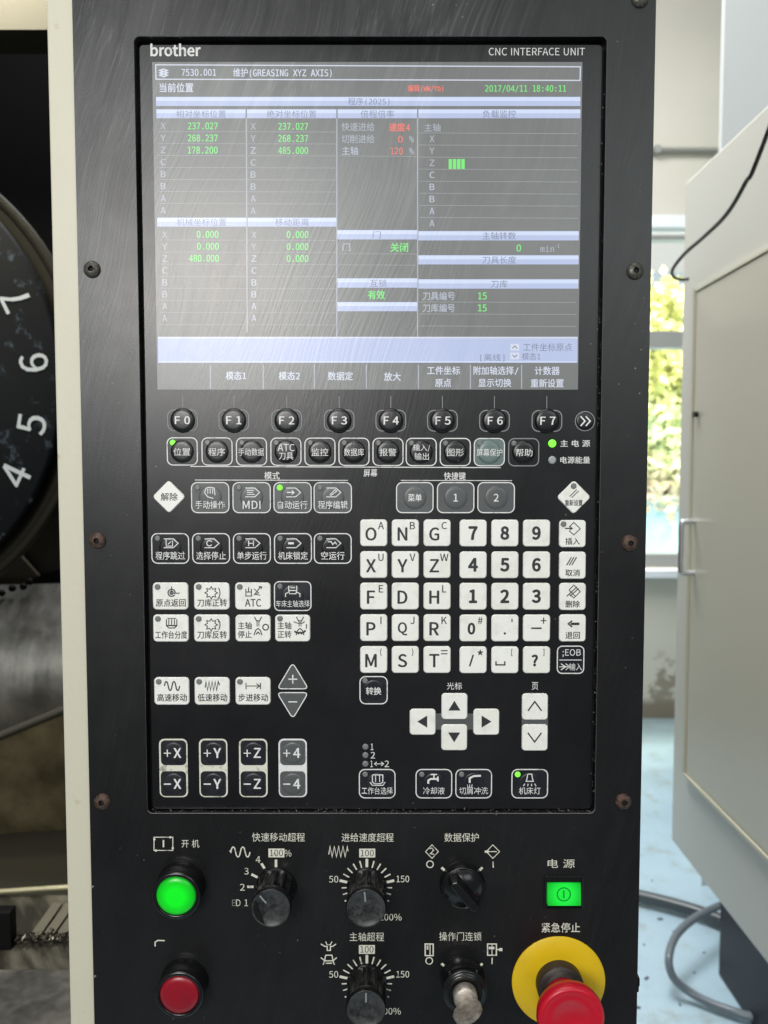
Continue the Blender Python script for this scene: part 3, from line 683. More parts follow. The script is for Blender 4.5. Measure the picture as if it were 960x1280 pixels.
B = 0.012
def tx(s, cx, cy, w, h, m='s_txt', name='reading', off=B): sub(name, lambda q: T(q, s, cx, cy, w, h, Y2, M[m], off, mono=True))
tx('7530.001', 248.5, 90.5, 43, 8.5, 's_wh'); tx('维护(GREASING XYZ AXIS)', 353, 91, 123, 11.5, 's_wh')
tx('当前位置', 220.5, 109.5, 42, 11.5, 's_wh', off=0.02); tx('编辑(WW/Yb)', 532, 110.5, 44, 9, 's_red', off=0.02); tx('2017/04/11 18:40:11', 657, 111, 101, 9, 's_gr')
bar(195, 121, 725.5, 132.5); tx('程序(2025)', 461, 127, 52, 9.5, 's_dk', off=0)
for x0, x1, s, w_ in ((195.5, 307, '相对坐标位置', 62), (308.5, 420.5, '绝对坐标位置', 62), (422, 521.5, '倍程倍率', 42), (523, 725.5, '负载监控', 42)):
    bar(x0, 136.5, x1, 147.8); tx(s, (x0+x1)/2, 142.5, w_, 9.5, 's_dk', off=-0.004)
def vline(x, y0, y1, x2=None): sub('divider', lambda q: L(q, [(x, y0), (x2 or x, y1)], 1.4, Y1, M['s_dim']))
vline(308, 148, 416, 309); vline(421, 148, 421); vline(522, 148, 421)
def rows(q):
    for k in range(8):
        if k: 
            L(q, [(198, 149.5+15*k), (307, 149.7+15*k)], 0.7, Y1, M['s_line']); L(q, [(310, 149.7+15*k), (420, 150+15*k)], 0.7, Y1, M['s_line'])
        L(q, [(524, 151+15.1*(k+1)), (722, 152+15.1*(k+1))], 0.7, Y1, M['s_line'])
        L(q, [(199, 300+15.1*k), (308, 300.3+15.1*k)], 0.7, Y1, M['s_line']); L(q, [(311, 300.3+15.1*k), (420, 300.6+15.1*k)], 0.7, Y1, M['s_line'])
    for k in range(3): L(q, [(524, 377.5+15*k), (720, 378+15*k)], 0.7, Y1, M['s_line'])
    for yy in (195, 317, 331): L(q, [(424, yy), (520, yy+.5)], 0.7, Y1, M['s_line'])
sub('row_lines', rows)
for k, s in enumerate('XYZCBBAA'):
    yy = 157.5+15.05*k
    tx(s, 204, yy, 6, 8, 's_dim'); tx(s, 316.5, yy+0.5, 6, 8, 's_dim' if k != 2 else 's_txt')
    yy = 293.5+14.9*k
    tx(s, 206, yy, 6, 8, 's_dim'); tx(s, 317.5, yy, 6, 8, 's_dim' if k < 2 else 's_txt')
    tx(s, 540, 173.5+15.05*k, 6, 8, 's_dim' if k < 3 else 's_txt')
for k, s in enumerate(('237.027', '268.237', '178.200')): tx(s, 253.5, 157.5+15.1*k, 37, 8.6, 's_gr')
for k, s in enumerate(('237.027', '268.237', '485.000')): tx(s, 366.5, 158+15.1*k, 37, 8.6, 's_gr')
for s, cx, cy, w_ in (('0.000', 259.5, 293, 27), ('0.000', 260, 308, 27), ('480.000', 255, 322.8, 37), ('0.000', 372, 293.3, 27), ('0.000', 372, 308.3, 27), ('0.000', 372, 323.2, 27)): tx(s, cx, cy, w_, 8.6, 's_gr')
for s, cx, cy, w_ in (('快速进给', 447.5, 158.5, 41), ('切削进给', 447.5, 173.7, 41)): tx(s, cx, cy, w_, 10.5, 's_dim')
tx('主轴', 437.5, 188.5, 20, 10.5, 's_txt'); tx('速度4', 499.5, 159, 26, 10.5, 's_red', off=0.02); tx('0', 500.5, 174, 5.5, 8.5, 's_red'); tx('120', 496, 188.8, 15, 8.5, 's_red')
tx('%', 514.5, 174, 6, 8, 's_dim'); tx('%', 514.5, 189, 6, 8, 's_dim'); tx('主轴', 540.5, 159.5, 20, 10, 's_dim')
for k in range(4): sub('load_bar', lambda q: R(q, 560.8+k*5.3, 198.8, 565.0+k*5.3, 211.2, Y2, M['s_gr']))
bar(196.5, 272, 308, 283.3); bar(309.5, 272, 420.5, 283.3); tx('机械坐标位置', 252, 277.7, 62, 9.5, 's_dk', off=-0.004); tx('移动距离', 365, 277.7, 42, 9.5, 's_dk', off=-0.004)
bar(421.8, 287.5, 521.5, 299.3); tx('门', 471, 293.5, 10, 9, 's_dk', off=-0.004); tx('门', 433, 309, 9.5, 10, 's_txt'); tx('关闭', 499, 309.3, 22, 11, 's_gr', off=0.02)
bar(421.8, 347.8, 521.5, 359.6); tx('互锁', 473, 354, 21, 9.5, 's_dk', off=-0.004); tx('有效', 470.5, 368.5, 21, 11, 's_gr', off=0.02); bar(421.8, 377.5, 521.5, 389)
bar(523, 288.8, 723.5, 300.5); tx('主轴转数', 624, 294.8, 42, 9.5, 's_dk', off=-0.004); tx('0', 648.5, 310, 5.5, 8.8, 's_gr'); tx('min', 684, 311, 17, 8, 's_dim'); tx('-1', 696.5, 307.5, 6, 4.5, 's_dim')
bar(523, 319, 723.3, 330.5); tx('刀具长度', 624, 325, 42, 9.5, 's_dk', off=-0.004)
bar(523, 349, 723, 360.8); tx('刀库', 624, 355, 21, 9.5, 's_dk', off=-0.004)
for k, s in enumerate(('刀具编号', '刀库编号')): tx(s, 548.5, 370+15*k, 40, 10.5, 's_txt'); tx('15', 603, 370+15*k, 10.5, 8.6, 's_gr')
def msg(q):
    R(q, 197.5, 422, 722, 453.5, Y1, M['s_bar']); R(q, 197.5, 421.0, 722, 423.0, Y1-0.00002, M['s_wh']); R(q, 199, 451.5, 720, 453.0, Y1-0.00002, M['s_bar2'])
sub('message_bar', msg)
for k in range(2):
    cyy = 434+k*11
    def f(q):
        R(q, 638, cyy-4.2, 649, cyy+4.2, Y2, M['s_wh'])
        L(q, [(640.5, cyy+(1.5 if k == 0 else -1.5)), (643.5, cyy-(1.5 if k == 0 else -1.5)), (646.5, cyy+(1.5 if k == 0 else -1.5))], 1.2, Y2-0.00004, M['s_dk'])
    sub('arrow_icon', f)
tx('工件坐标原点', 684.5, 434, 61, 10, 's_dk', off=0); tx('模态1', 664, 445.5, 23, 9, 's_dk', off=0); tx('[离线]', 615.5, 447, 30, 9.5, 's_dk', off=0)
for x_ in (263, 329, 393, 458, 523, 588, 652): vline(x_, 456, 486)
SK = 0.016
for s, cx, cy, w_ in (('模态1', 295, 469.5, 25), ('模态2', 361.5, 469.8, 26), ('数据定', 425.5, 470, 31), ('放大', 490.5, 470.8, 21), ('工件坐标', 554.5, 463, 41), ('原点', 554, 478.5, 20), ('附加轴选择/', 620, 463.2, 56), ('显示切换', 618.5, 478.5, 41), ('计数器', 684, 463.4, 31), ('重新设置', 684, 479, 41)):
    tx(s, cx, cy, w_, 10.5, 's_wh', 'softkey_label', SK)

# ------------------------------------------------------------------ keys
def domeh(cx, cz, r, H):
    def f(x, z):
        d = math.hypot(x-cx, z-cz)/r
        return 0 if d >= 1 else H*min(1.0, (1-d*d)*1.25)**0.5
    return f
def key(cx, cy, w_, h_, style, leg=(), led=None, icon=None, dome=0, label=None, rad=6, outline=None, shape=None, name='key', domeH=0.0011):
    X, Z, W, H = size(cx, cy, w_, h_, Y); r = rad*W/w_
    m, pm, hh = {'white': (M['white'], M['pk'], 0.0011), 'black': (M['kblack'], M['pw'], 0.0004), 'grey': (M['kgrey'], M['pw'], 0.0004), 'tint': (M['ktint'], M['pw'], 0.0004), 'mem': (M['membrane'], M['pw'], 0.0003)}[style]
    pts = shape(X, Z, W, H, r) if shape else rr(X, Z, W, H, r)
    q = MB()
    if style == 'white': plate(q, pts, Y, hh, m, 0.0006, True)
    else: plate(q, grow(pts, 0, 0, -0.0003), Y, hh, m, 0.0003)
    k = part(name, q, label); yt = Y-hh; hf = None
    if dome:
        R_ = dome*W/w_
        q = MB(); pr = [(R_, 0), (R_*0.985, 0.35*domeH), (R_*0.93, 0.72*domeH), (R_*0.82, 0.93*domeH), (R_*0.6, domeH), (R_*0.25, 1.02*domeH)]
        lathe(q, X, Z, pr, m, 36, yt+0.00001)
        q.build('dome', k)
        def hf(x, z):
            d = math.hypot(x-X, z-Z)/R_; return 1.06*domeH if d < 1.35 else 0.0
    if outline:
        q = MB(); band(q, pts, 0.00075 if outline != 'thin' else 0.0005, yt-0.00013, M['pg'] if outline in ('thin', 'dim') else M['pw']); q.build('outline', k)
    if leg or icon:
        q = MB()
        for s, dx_, dy_, tw, th_, *o in leg: T(q, s, cx+dx_, cy+dy_, tw, th_, yt-0.00008, pm, o[0] if o else 0.008, hf=hf)
        if icon: icon(q, cx, cy, yt-0.00008, pm, hf)
        q.build('legend', k)
    if led:
        lx, ly, on = led; a, b = P(cx+lx, cy+ly, yt); q = MB()
        lathe(q, a, b, [(0.0021, 0), (0.0021, 0.0002), (0.0014, 0.0006)], M['led'] if on else M['ledoff'], 16, yt-0.0002)
        q.build('indicator', k, 'lit green indicator' if on else None)
    return k
for i, (x_, s) in enumerate(zip((228.5, 292.5, 358.5, 424, 488.5, 553, 618, 683.5), range(8))):
    yy = 525.5+i*0.1
    key(x_, yy, 37, 26, 'mem', [('F %d' % s, 0.5, 0, 18.5, 9.8, 0.016)], dome=15.5, outline='dim', label='soft key marked F%d' % s, rad=8, domeH=0.0022)
    q = MB(); L(q, [(x_, 495), (x_, 511)], 0.9, YP, M['pg']); part('guide_line', q)
def chev(q, cx, cy, y, m, hf):
    for k in (-4.2, 2.2): L(q, [(cx+k-1.5, cy-6), (cx+k+4, cy), (cx+k-1.5, cy+6)], 1.7, y, m, hf=hf)
key(731, 526.5, 24, 24, 'mem', icon=chev, dome=11.5, outline='dim', label='round key marked with a double arrow', rad=11.9)

names2 = [('位置',), ('程序',), ('手动数据',), ('ATC', '刀具'), ('监控',), ('数据库',), ('报警',), ('输入/', '输出'), ('图形',), ('屏幕保护',), ('帮助',)]
for i, (x_, s) in enumerate(zip((228, 271.5, 314.5, 357.5, 400, 442.5, 485, 526.5, 569, 611.5, 654.5), names2)):
    yy = 564.3+i*0.1
    if len(s) == 1: lg = [(s[0], 0, 0.5, {2: 21, 3: 25, 4: 32}[len(s[0])], 9.5, 0.006)]
    else: lg = [(s[0], 0.5, -5, 21, 9, 0.006), (s[1], 0.5, 5.5, 18, 9, 0.006)]
    key(x_, yy, 37.5, 34, 'tint' if i == 9 else 'mem', lg, (-12, -11, i == 0), dome=14.5, outline='dim' if i == 10 else 'w', label='square key marked '+''.join(s), rad=7, domeH=0.0016)
def deco(pts, wd=1.1, m='pw'):
    q = MB(); L(q, pts, wd, YP, M[m]); part('printed_line', q)
def word(s, cx, cy, w_, h_, y=None, m='pw', off=0.01, name='lettering'):
    q = MB(); T(q, s, cx, cy, w_, h_, YP if y is None else y, M[m], off); return part(name, q)
deco([(238, 583), (626, 584.5)]); deco([(243.5, 600), (435, 600.5)], 0.9); deco([(501, 600.5), (640, 600.8)], 0.9)
word('屏幕', 463, 591, 17, 9.5); word('模式', 340, 594.5, 19, 9.5); word('快捷键', 568.5, 595, 27, 9.5)
for yy, mm, s, w_, lab in ((554.3, 'led', '主 电 源', 37, 'lit green indicator lamp'), (575, 'ledoff2', '电源能量', 37, 'unlit pale indicator lamp')):
    a, b = P(690.3, yy, Y); q = MB(); lathe(q, a, b, [(0.0029, 0), (0.0028, 0.0003), (0.0018, 0.0007)], M[mm], 20, Y); part('indicator', q, lab); word(s, 719, yy, w_, 8.5, off=0.008)
def dia(X, Z, W, H, r):
    pts = []
    for qx, qz, a0 in ((0, -1, -135), (1, 0, -45), (0, 1, 45), (-1, 0, 135)):
        cx_ = X+qx*(W/2-r*1.414); cz_ = Z+qz*(H/2-r*1.414)
        for i in range(6): a = math.radians(a0+90*i/5); pts.append((cx_+r*math.cos(a), cz_+r*math.sin(a)))
    return pts
key(211.5, 621, 42, 42, 'white', [('解除', 0, 0, 21, 10, 0.01)], shape=dia, rad=4, label='white diamond key marked 解除')
def sl2(q, cx, cy, y, m, hf):
    L(q, [(cx-5, cy-1), (cx+4, cy-9.5)], 1.0, y, m); L(q, [(cx-2.5, cy+0.5), (cx+6.5, cy-8)], 1.0, y, m)
key(717, 621.5, 43, 43, 'white', [('重新设置', 0.2, 7, 22, 7.5, 0.02)], (0, -14, False), sl2, shape=dia, rad=4, label='white diamond key marked 重新设置')

def prog(inner):
    def f(q, cx, cy, y, m, hf):
        kw = dict(rel=(cx, cy), hf=hf)
        L(q, [(-8, -12), (4, -12), (10, -6.5), (4, -1), (-8, -1)], 1.1, y, m, **kw)
        if inner == 'box': L(q, [(-5, -11), (-5, -3), (3, -3), (3, -10)], 1, y, m, **kw); L(q, [(-3, -5), (1.5, -9)], 1, y, m, **kw)
        if inner == 'lines': L(q, [(-6, -9), (3, -9)], 1, y, m, **kw); L(q, [(-6, -6.5), (2, -6.5)], 1, y, m, **kw); L(q, [(-6, -4), (4, -4)], 1, y, m, **kw)
        if inner == 'arrow': L(q, [(-7, -6.5), (1, -6.5)], 1.6, y, m, **kw); L(q, [(-1, -9), (2, -6.5), (-1, -4)], 1.1, y, m, **kw)
        if inner == 'circle': L(q, [(p[0], p[1]) for p in arcpx(-2, -6.5, 3.4, 30, 330, 9)], 1.1, y, m, **kw)
        if inner == 'bar': L(q, [(-6, -6.5), (1, -6.5)], 2.6, y, m, **kw)
        if inner == 'step': L(q, [(-4, -10), (-4, -3)], 1.2, y, m, **kw); L(q, [(2, -10), (2, -3)], 1.2, y, m, **kw); L(q, [(-4, -6.5), (2, -6.5)], 1.2, y, m, **kw)
        if inner == 'wave': L(q, [(-6, -8.5), (-2, -8.5), (0, -5), (3, -8), (5, -5)], 1.2, y, m, **kw)
        if inner == 'pen': L(q, [(-4, -3), (3, -10), (5, -8), (-2, -3), (-4, -3)], 1, y, m, **kw)
    return f
def hand(q, cx, cy, y, m, hf):
    kw = dict(rel=(cx, cy), hf=hf)
    L(q, [(-7, -6), (-5, -12), (-1, -13), (5, -12), (6, -3)], 1.1, y, m, **kw)
    for k in (-3, 0, 3): L(q, [(k, -11), (k, -5)], 1, y, m, **kw)
    L(q, [(-7, -6), (-3, -1), (4, 1)], 1.1, y, m, **kw)
for x_, s, on, icn, st in ((263, '手动操作', 0, hand, 'grey'), (314.7, 'MDI', 0, prog('lines'), 'grey'), (365.8, '自动运行', 1, prog('arrow'), 'grey'), (416, '程序编辑', 0, prog('pen'), 'grey')):
    key(x_, 622, 46.5, 37.5, st, [(s, 0, 9, 22 if s == 'MDI' else 37, 10, 0.008)], (-16, -12.5, on), icn, outline='w', rad=7, dome=14.5, domeH=0.0007, label='grey mode key marked '+s)
for x_, s in ((518.5, '菜单'), (569.5, '1'), (620, '2')):
    key(x_, 622, 45.5, 37.5, 'grey', [(s, 0, 0, 17 if len(s) > 1 else None, 9.5, 0.015)], outline='w', rad=7, dome=14.5, domeH=0.0008, label='grey shortcut key marked '+s)
for x_, s, icn in ((213, '程序跳过', 'box'), (264, '选择停止', 'circle'), (315, '单步运行', 'step'), (366.3, '机床锁定', 'bar'), (416, '空运行', 'wave')):
    key(x_, 685.5, 46, 37, 'mem', [(s, 0, 9, 37 if len(s) == 4 else 29, 10, 0.008)], (-16, -12.5, 0), prog(icn), outline='w', rad=7, dome=14, domeH=0.0006, label='black outlined key marked '+s)
def pt(lines):
    def f(q, cx, cy, y, m, hf):
        for w2, ln in lines: L(q, ln, w2, y, m, rel=(cx, cy), hf=hf)
    return f
def arcs(*a): return arcpx(*a)
home = pt([(1.5, arcs(1, -4, 4.5, 0, 330, 12)), (1.5, arcs(1, -4, 2, 0, 330, 8)), (1.1, [(1, -12), (1, -2)]), (1.2, [(2, -3.5), (11, -3.5)])])
def gear(rev):
    def f(q, cx, cy, y, m, hf):
        g = []
        for i in range(16):
            a = math.radians(i*22.5); r = 5 if i % 2 else 8; g.append((r*math.cos(a), -4+r*0.95*math.sin(a)))
        L(q, g, 1.1, y, m, True, rel=(cx-1, cy)); L(q, [(p[0], p[1]) for p in arcs(-1, -4, 11, -35, 35, 6)], 1.2, y, m, rel=(cx, cy))
        L(q, ([(7, 4), (8.5, 1.5), (11, 4)] if not rev else [(6, -11), (8.5, -10), (8, -7)]), 1.1, y, m, rel=(cx, cy))
    return f
atc = pt([(1.2, [(-9, -9), (-9, 0), (-2, 0), (-2, -9)]), (1.2, [(-9, -5), (-2, -5)]), (1.2, [(-5.5, -11), (-5.5, -5)]), (1.1, [(1, -1), (9, -11)]), (1.1, [(1, -9), (7, -4), (3, -2), (9, -1)]), (1.4, [(7, -11.5), (10.5, -11.5), (10, -9)])])
spin = pt([(1.2, [(-5, -13), (-5, -7), (5, -7), (5, -13)]), (1.1, [(-3, -10.5), (3, -10.5)]), (1.1, [(-5, -5), (-9, -3), (-9, 1)]), (1.1, [(5, -5), (9, -3), (9, 1)]), (1.1, [(-5, -7), (-4, -3), (4, -3), (5, -7)])])
table = pt([(1.3, [(-6, -11), (-6, -3), (-3, 0), (4, 0), (7, -3), (7, -11)]), (1.2, [(-3, -11), (-3, -4)]), (1.2, [(0.5, -11), (0.5, -4)]), (1.2, [(4, -11), (4, -4)]), (1.6, [(-6, -3), (7, -3)]), (1.1, [(-5, -12), (6, -12)])])
def spn(stop):
    def f(q, cx, cy, y, m, hf):
        o = 6 if stop else 9; r = (cx+o, cy)
        L(q, [(-4.5, -14), (-2, -9), (2, -9), (4.5, -14)], 1.2, y, m, rel=r); L(q, [(-1.2, -9), (-1.2, -2)], 1.1, y, m, rel=r); L(q, [(1.2, -9), (1.2, -2)], 1.1, y, m, rel=r)
        L(q, [(-5, 9), (-3, 3), (0, 0.5), (3, 3), (5, 9)], 1.3, y, m, rel=r); L(q, [(-2.5, 8), (0, 5), (2.5, 8)], 1.4, y, m, rel=r)
        if stop: L(q, arcpx(9.5, -1, 3.6, 0, 337, 15), 1.5, y, m, True, rel=r)
        else:
            L(q, [(-8, -8), (-3, -6), (3, -6), (6, -8)], 1.1, y, m, rel=r); L(q, [(-7, 4), (-4, 6), (4, 6), (7, 3)], 2.2, y, m, rel=r); L(q, [(8, -5), (8, 1)], 1.2, y, m, rel=r)
    return f
wy = 745
for x_, s, icn, tw in ((213.5, '原点返回', home, 37), (265, '刀库正转', gear(0), 37), (316.3, 'ATC', atc, 20)):
    key(x_, wy, 44.5, 34, 'white', [(s, 0, 8.5, tw, 9.5, 0.015)], (-16.5, -11.5, 0), icn, rad=5, label='white key marked '+s)
key(366, 745, 45.5, 36, 'black', [('车床主轴选择', 0, 9.5, 42, 8.5, 0.004)], (-16, -12, 0), spin, outline='w', rad=6, dome=14, domeH=0.0005, label='black outlined key marked 车床主轴选择')
for x_, s, icn, tw in ((214, '工作台分度', table, 40), (265, '刀库反转', gear(1), 37)):
    key(x_, 785, 44.5, 34, 'white', [(s, 0, 8.5, tw, 9.5, 0.015)], (-16.5, -11.5, 0), icn, rad=5, label='white key marked '+s)
key(316.5, 785, 44, 33.5, 'white', [('主轴', -10.5, -3, 17, 9, 0.015), ('停止', -10.5, 8, 17, 9, 0.015)], None, spn(1), rad=5, label='white key marked 主轴停止')
key(366, 785, 44, 33.5, 'white', [('主轴', -10.5, -3, 17, 9, 0.015), ('正转', -10.5, 8, 17, 9, 0.015)], (-16, -12, 0), spn(0), rad=5, label='white key marked 主轴正转')
def sine(w_, h_, nn, ox=0, oy=0):
    return [(ox-w_/2+w_*i/(nn*12), oy-h_/2*math.copysign(abs(math.sin(i*PI/6))**0.6, math.sin(i*PI/6))) for i in range(nn*12+1)]
fast = pt([(1.6, sine(19, 11, 2, 0, -6)), ])
slow = pt([(1.5, [(-9, -4)]+[(-8+k*1.9, -11.5 if k % 2 == 0 else -0.5) for k in range(9)]+[(9, -7)])])
stepm = pt([(1.2, [(-9, -10), (-9, -2)]), (1.2, [(9, -10), (9, -2)]), (1.1, [(-8, -6), (8, -6)]), (1.1, [(4, -9), (8, -6), (4, -3)])])
for x_, s, icn in ((215, '高速移动', fast), (265.5, '低速移动', slow), (316.5, '步进移动', stepm)):
    key(x_, 863.5, 44, 34.5, 'white', [(s, 0, 8.5, 37, 9.5, 0.015)], (-16.5, -11.5, 0), icn, rad=5, label='white key marked '+s)
def tri(up):
    def f(X, Z, W, H, r):
        s = 1 if up else -1; pts = []
        V = [(X-W/2, Z-s*H/2), (X+W/2, Z-s*H/2), (X, Z+s*H/2)]
        if not up: V = [V[0], V[2], V[1]]
        for i in range(3):
            p = Vector(V[i]); a = (Vector(V[i-1])-p).normalized(); b = (Vector(V[(i+1) % 3])-p).normalized()
            p0 = p+a*r*1.2; p1 = p+b*r*1.2
            for k in range(5): t_ = k/4; e = (1-t_)**2*p0+2*t_*(1-t_)*p+t_*t_*p1; pts.append((e.x, e.y))
        return pts
    return f
key(366, 844.5, 39, 32.5, 'grey', [('+', 0, 4.5, 11, 11, -0.01)], outline='w', shape=tri(True), rad=5, label='grey triangular plus key')
key(366, 881.8, 39, 32.5, 'grey', [('-', 0, -4.5, 11, 1.5, 0.0)], outline='w', shape=tri(False), rad=5, label='grey triangular minus key')
# axis jog keys
for x_, s, st in ((217, 'X', 'black'), (266.8, 'Y', 'black'), (316.7, 'Z', 'black'), (366, '4', 'grey')):
    X, Z, W, H = size(x_, 960, 35.5, 73, Y)
    q = MB(); o = rr(X, Z, W, H, 0.0040)
    plate(q, o, Y, 0.0002, M['pc' if st == 'black' else 'pw'], 0.0001); part('key_surround', q)
    for sg, yy in (('+', 940.8), ('-', 979.4)):
        key(x_, yy, 33.2, 32.6, st, [(sg, -7.5, 0.3, 9, 9 if sg == '+' else 1.6, 0.003), (s, 5, 0, None, 12, 0.022)], rad=6.5, dome=13.5, domeH=0.0006, label='jog key marked %s%s' % ('plus ' if sg == '+' else 'minus ', s))
# letters and digits
rowsK = ['OANBGC', 'XUYVZW', 'FED HL', 'PIQJRK', 'M(S)T=']
ys = (666, 705.7, 745, 784.5, 824.3)
for r_, rw in enumerate(rowsK):
    for c_ in range(3):
        a, b = rw[c_*2], rw[c_*2+1]; x_ = (467.2, 506.6, 546.3)[c_]
        lg = [(a, -3.5, 1.5, None, 16, 0.022)]
        if b != ' ': lg.append((b, 9, -9, None, 1.6 if b == '-' else (5 if b == '=' else 9 if b not in '()' else 9.5), 0.010))
        key(x_, ys[r_], 34, 33.5, 'white', lg, rad=4.5, label='white letter key marked %s with small %s' % (a, b) if b != ' ' else 'white letter key marked D')
nums = [('7', ''), ('8', ''), ('9', ''), ('4', ''), ('5', ''), ('6', ''), ('1', ''), ('2', ''), ('3', ''), ('0', '#'), ('.', "'"), ('-', '+'), ('/', '*'), ('␣', '['), ('?', ']')]
for i, (a, b) in enumerate(nums):
    r_, c_ = divmod(i, 3); x_ = (591.3, 631, 670.5)[c_]; lg = []; icn = None
    if a == '.': lg.append((a, 0, 7, 3, 3, 0.0))
    elif a == '-': lg.append((a, 0, 0.5, 13, 2.0, 0.0))
    elif a == '␣': icn = pt([(1.8, [(-11, 2), (-11, 6.5), (0, 6.5), (0, 2)])])
    else: lg.append((a, 0 if not b else -2, 1 if b else 0, None, 15.5 if not b else 13.5, 0.040))
    if b: lg.append((b, 9, -9, None, {'*': 6.5, '+': 7.5, "'": 4}.get(b, 8.5), 0.010))
    key(x_, ys[r_]+0.3, 34, 33.5, 'white', lg, None, icn, rad=4.5, label='white digit key marked '+(a if a != '␣' else 'space'))
# right column
ins = pt([(1.1, [(-4, -8), (2, -14), (10, -6), (2, 1.5), (-4, -3.5)]), (1.5, [(-9, -6.5), (0, -6.5)]), (1.2, [(-3, -9), (0, -6.5), (-3, -4)])])
can = pt([(1.3, [(-7+k*4, 0), (-1+k*4, -10)]) for k in (0, 0.8, 1.6)])
dele = pt([(1.1, [(-4, -8), (2, -14), (10, -6), (2, 2), (-4, -3.5)]), (1.2, [(-7, 0), (6, -12)]), (1.2, [(-3, 0), (8, -10)]), (1.1, [(-4, -8), (4, 0)])])
back = pt([(3.2, [(-2, -5), (9, -5)]), (1.8, [(0, -9), (-5, -5), (0, -1)])])
for yy, s, icn, led in ((667, '插入', ins, 1), (706.5, '取消', can, 0), (745.5, '删除', dele, 0), (784.8, '退回', back, 0)):
    key(715.3, yy, 33.5, 34, 'white', [(s, 0.5, 9.5, 18, 8.5, 0.016)], (-11, -12, 0) if led else None, icn, rad=4.5, label='white editing key marked '+s)
eob = pt([(1.0, [(-14, 0.5), (14, 0.5)]), (1.2, [(-12, 5), (-6, 9), (-12, 13)]), (1.1, [(-14, 9), (-3, 9)]), (1.0, [(-6, 5), (-1, 9), (-6, 13)])])
key(713, 824.5, 33, 34, 'black', [(';EOB', 1.5, -8, 23, 10, 0.004), ('输入', 6.5, 9, 16, 9, 0.004)], None, eob, outline='w', rad=6, label='black outlined key marked EOB')
key(467, 862.5, 34, 34, 'black', [('转换', 0, 1, 19, 9.5, 0.015)], (-10.5, -11.5, 0), outline='w', rad=7, dome=13, domeH=0.0005, label='black outlined key marked 转换')
word('光标', 568, 857.5, 19, 9, off=0.004); word('页', 668.7, 857.5, 8, 9.5, off=0.004)
# arrow pads
q = MB()
for a, b, w_, h_ in ((568, 902, 76, 20), (568, 902, 22, 44)):
    X, Z, W, H = size(a, b, w_, h_, Y); plate(q, rr(X, Z, W, H, 0.002), Y, 0.00025 if h_ == 20 else 0.0003, M['kgrey'], 0.0001)
part('arrow_backing', q)
q = MB(); X, Z, W, H = size(668.5, 902, 33, 30, Y); plate(q, rr(X, Z, W, H, 0.001), Y, 0.00025, M['kgrey'], 0.0001); part('arrow_backing', q)
def atri(d):
    def f(q, cx, cy, y, m, hf):
        p = [(-8, 6), (8, 6), (0, -7)]
        if d == 'down': p = [(-8, -6), (0, 7), (8, -6)]
        if d == 'left': p = [(6, -8), (-7, 0), (6, 8)]
        if d == 'right': p = [(-6, -8), (-6, 8), (7, 0)]
        v = [P(cx+a*0.95, cy+b*0.95, y) for a, b in p]; q.add(at(v, y), [(0, 1, 2)], m)
    return f
for x_, yy, d in ((568, 882.5, 'up'), (567.7, 921.3, 'down'), (528.3, 902, 'left'), (607.7, 902, 'right')):
    key(x_, yy, 32.5, 32.5, 'white', icon=atri(d), rad=4.5, label='white cursor key with %s arrow' % d)
key(668.5, 883, 32.5, 33, 'white', icon=pt([(1.8, [(-8.5, 5.5), (0, -6), (8.5, 5.5)])]), rad=4.5, label='white page key with upward chevron')
key(668.3, 921.5, 32.5, 33, 'white', icon=pt([(1.8, [(-8.5, -5.5), (0, 6), (8.5, -5.5)])]), rad=4.5, label='white page key with downward chevron')
for yy, s, w_ in ((933.5, '1', 3.5), (944, '2', 5.5), (954.8, '1 ↔ 2', 23)):
    a, b = P(456.8, yy, Y); q = MB(); lathe(q, a, b, [(0.0023, 0), (0.0022, 0.0002), (0.0014, 0.0005)], M['ledoff'], 16, Y); part('indicator', q)
    if s == '1 ↔ 2':
        word('1', 464.5, yy, 3, 8, off=0.0); word('2', 483.5, yy, 5.5, 8, off=0.0)
        q = MB(); L(q, [(468, yy), (479.5, yy)], 0.9, YP, M['pw']); L(q, [(471, yy-2.5), (468, yy), (471, yy+2.5)], 0.9, YP, M['pw']); L(q, [(476.5, yy-2.5), (479.5, yy), (476.5, yy+2.5)], 0.9, YP, M['pw']); part('lettering', q)
    else: word(s, 465 if s == '1' else 466, yy, w_, 8, off=0.0)
tap = pt([(2.4, [(-7, 0), (-7, -4), (-4, -6), (6, -6)]), (1.6, [(0, -6), (0, -11)]), (1.6, [(-4, -11.5), (4, -11.5)]), (2.2, [(5, -9), (5, -3)])])
tap2 = pt([(2.4, [(-5, -1), (-5, -7), (0, -9.5), (9, -10)]), (0.9, [(-8, 1), (-7, 5)]), (0.9, [(-5, 1), (-5, 5)]), (0.9, [(-2, 1), (-2.5, 5)])])
lampi = pt([(1.2, [(-2.5, -12), (-3.5, -6), (-4.5, -3), (4.5, -3), (3.5, -6), (2.5, -12), (-2.5, -12)]), (1.1, [(-6, 0), (-8, 3)]), (1.1, [(-2, 0), (-2.5, 3)]), (1.1, [(2, 0), (2.5, 3)]), (1.1, [(6, 0), (8, 3)])])
tb2 = pt([(1.2, [(-6, -11), (-6, -2), (-3, 0), (4, 0), (7, -2), (7, -11), (-6, -11)]), (1.1, [(-2, -11), (-2, -2)]), (1.1, [(3, -11), (3, -2)]), (1.2, [(-9, -2), (-6, 2), (7, 2), (10, -2)])])
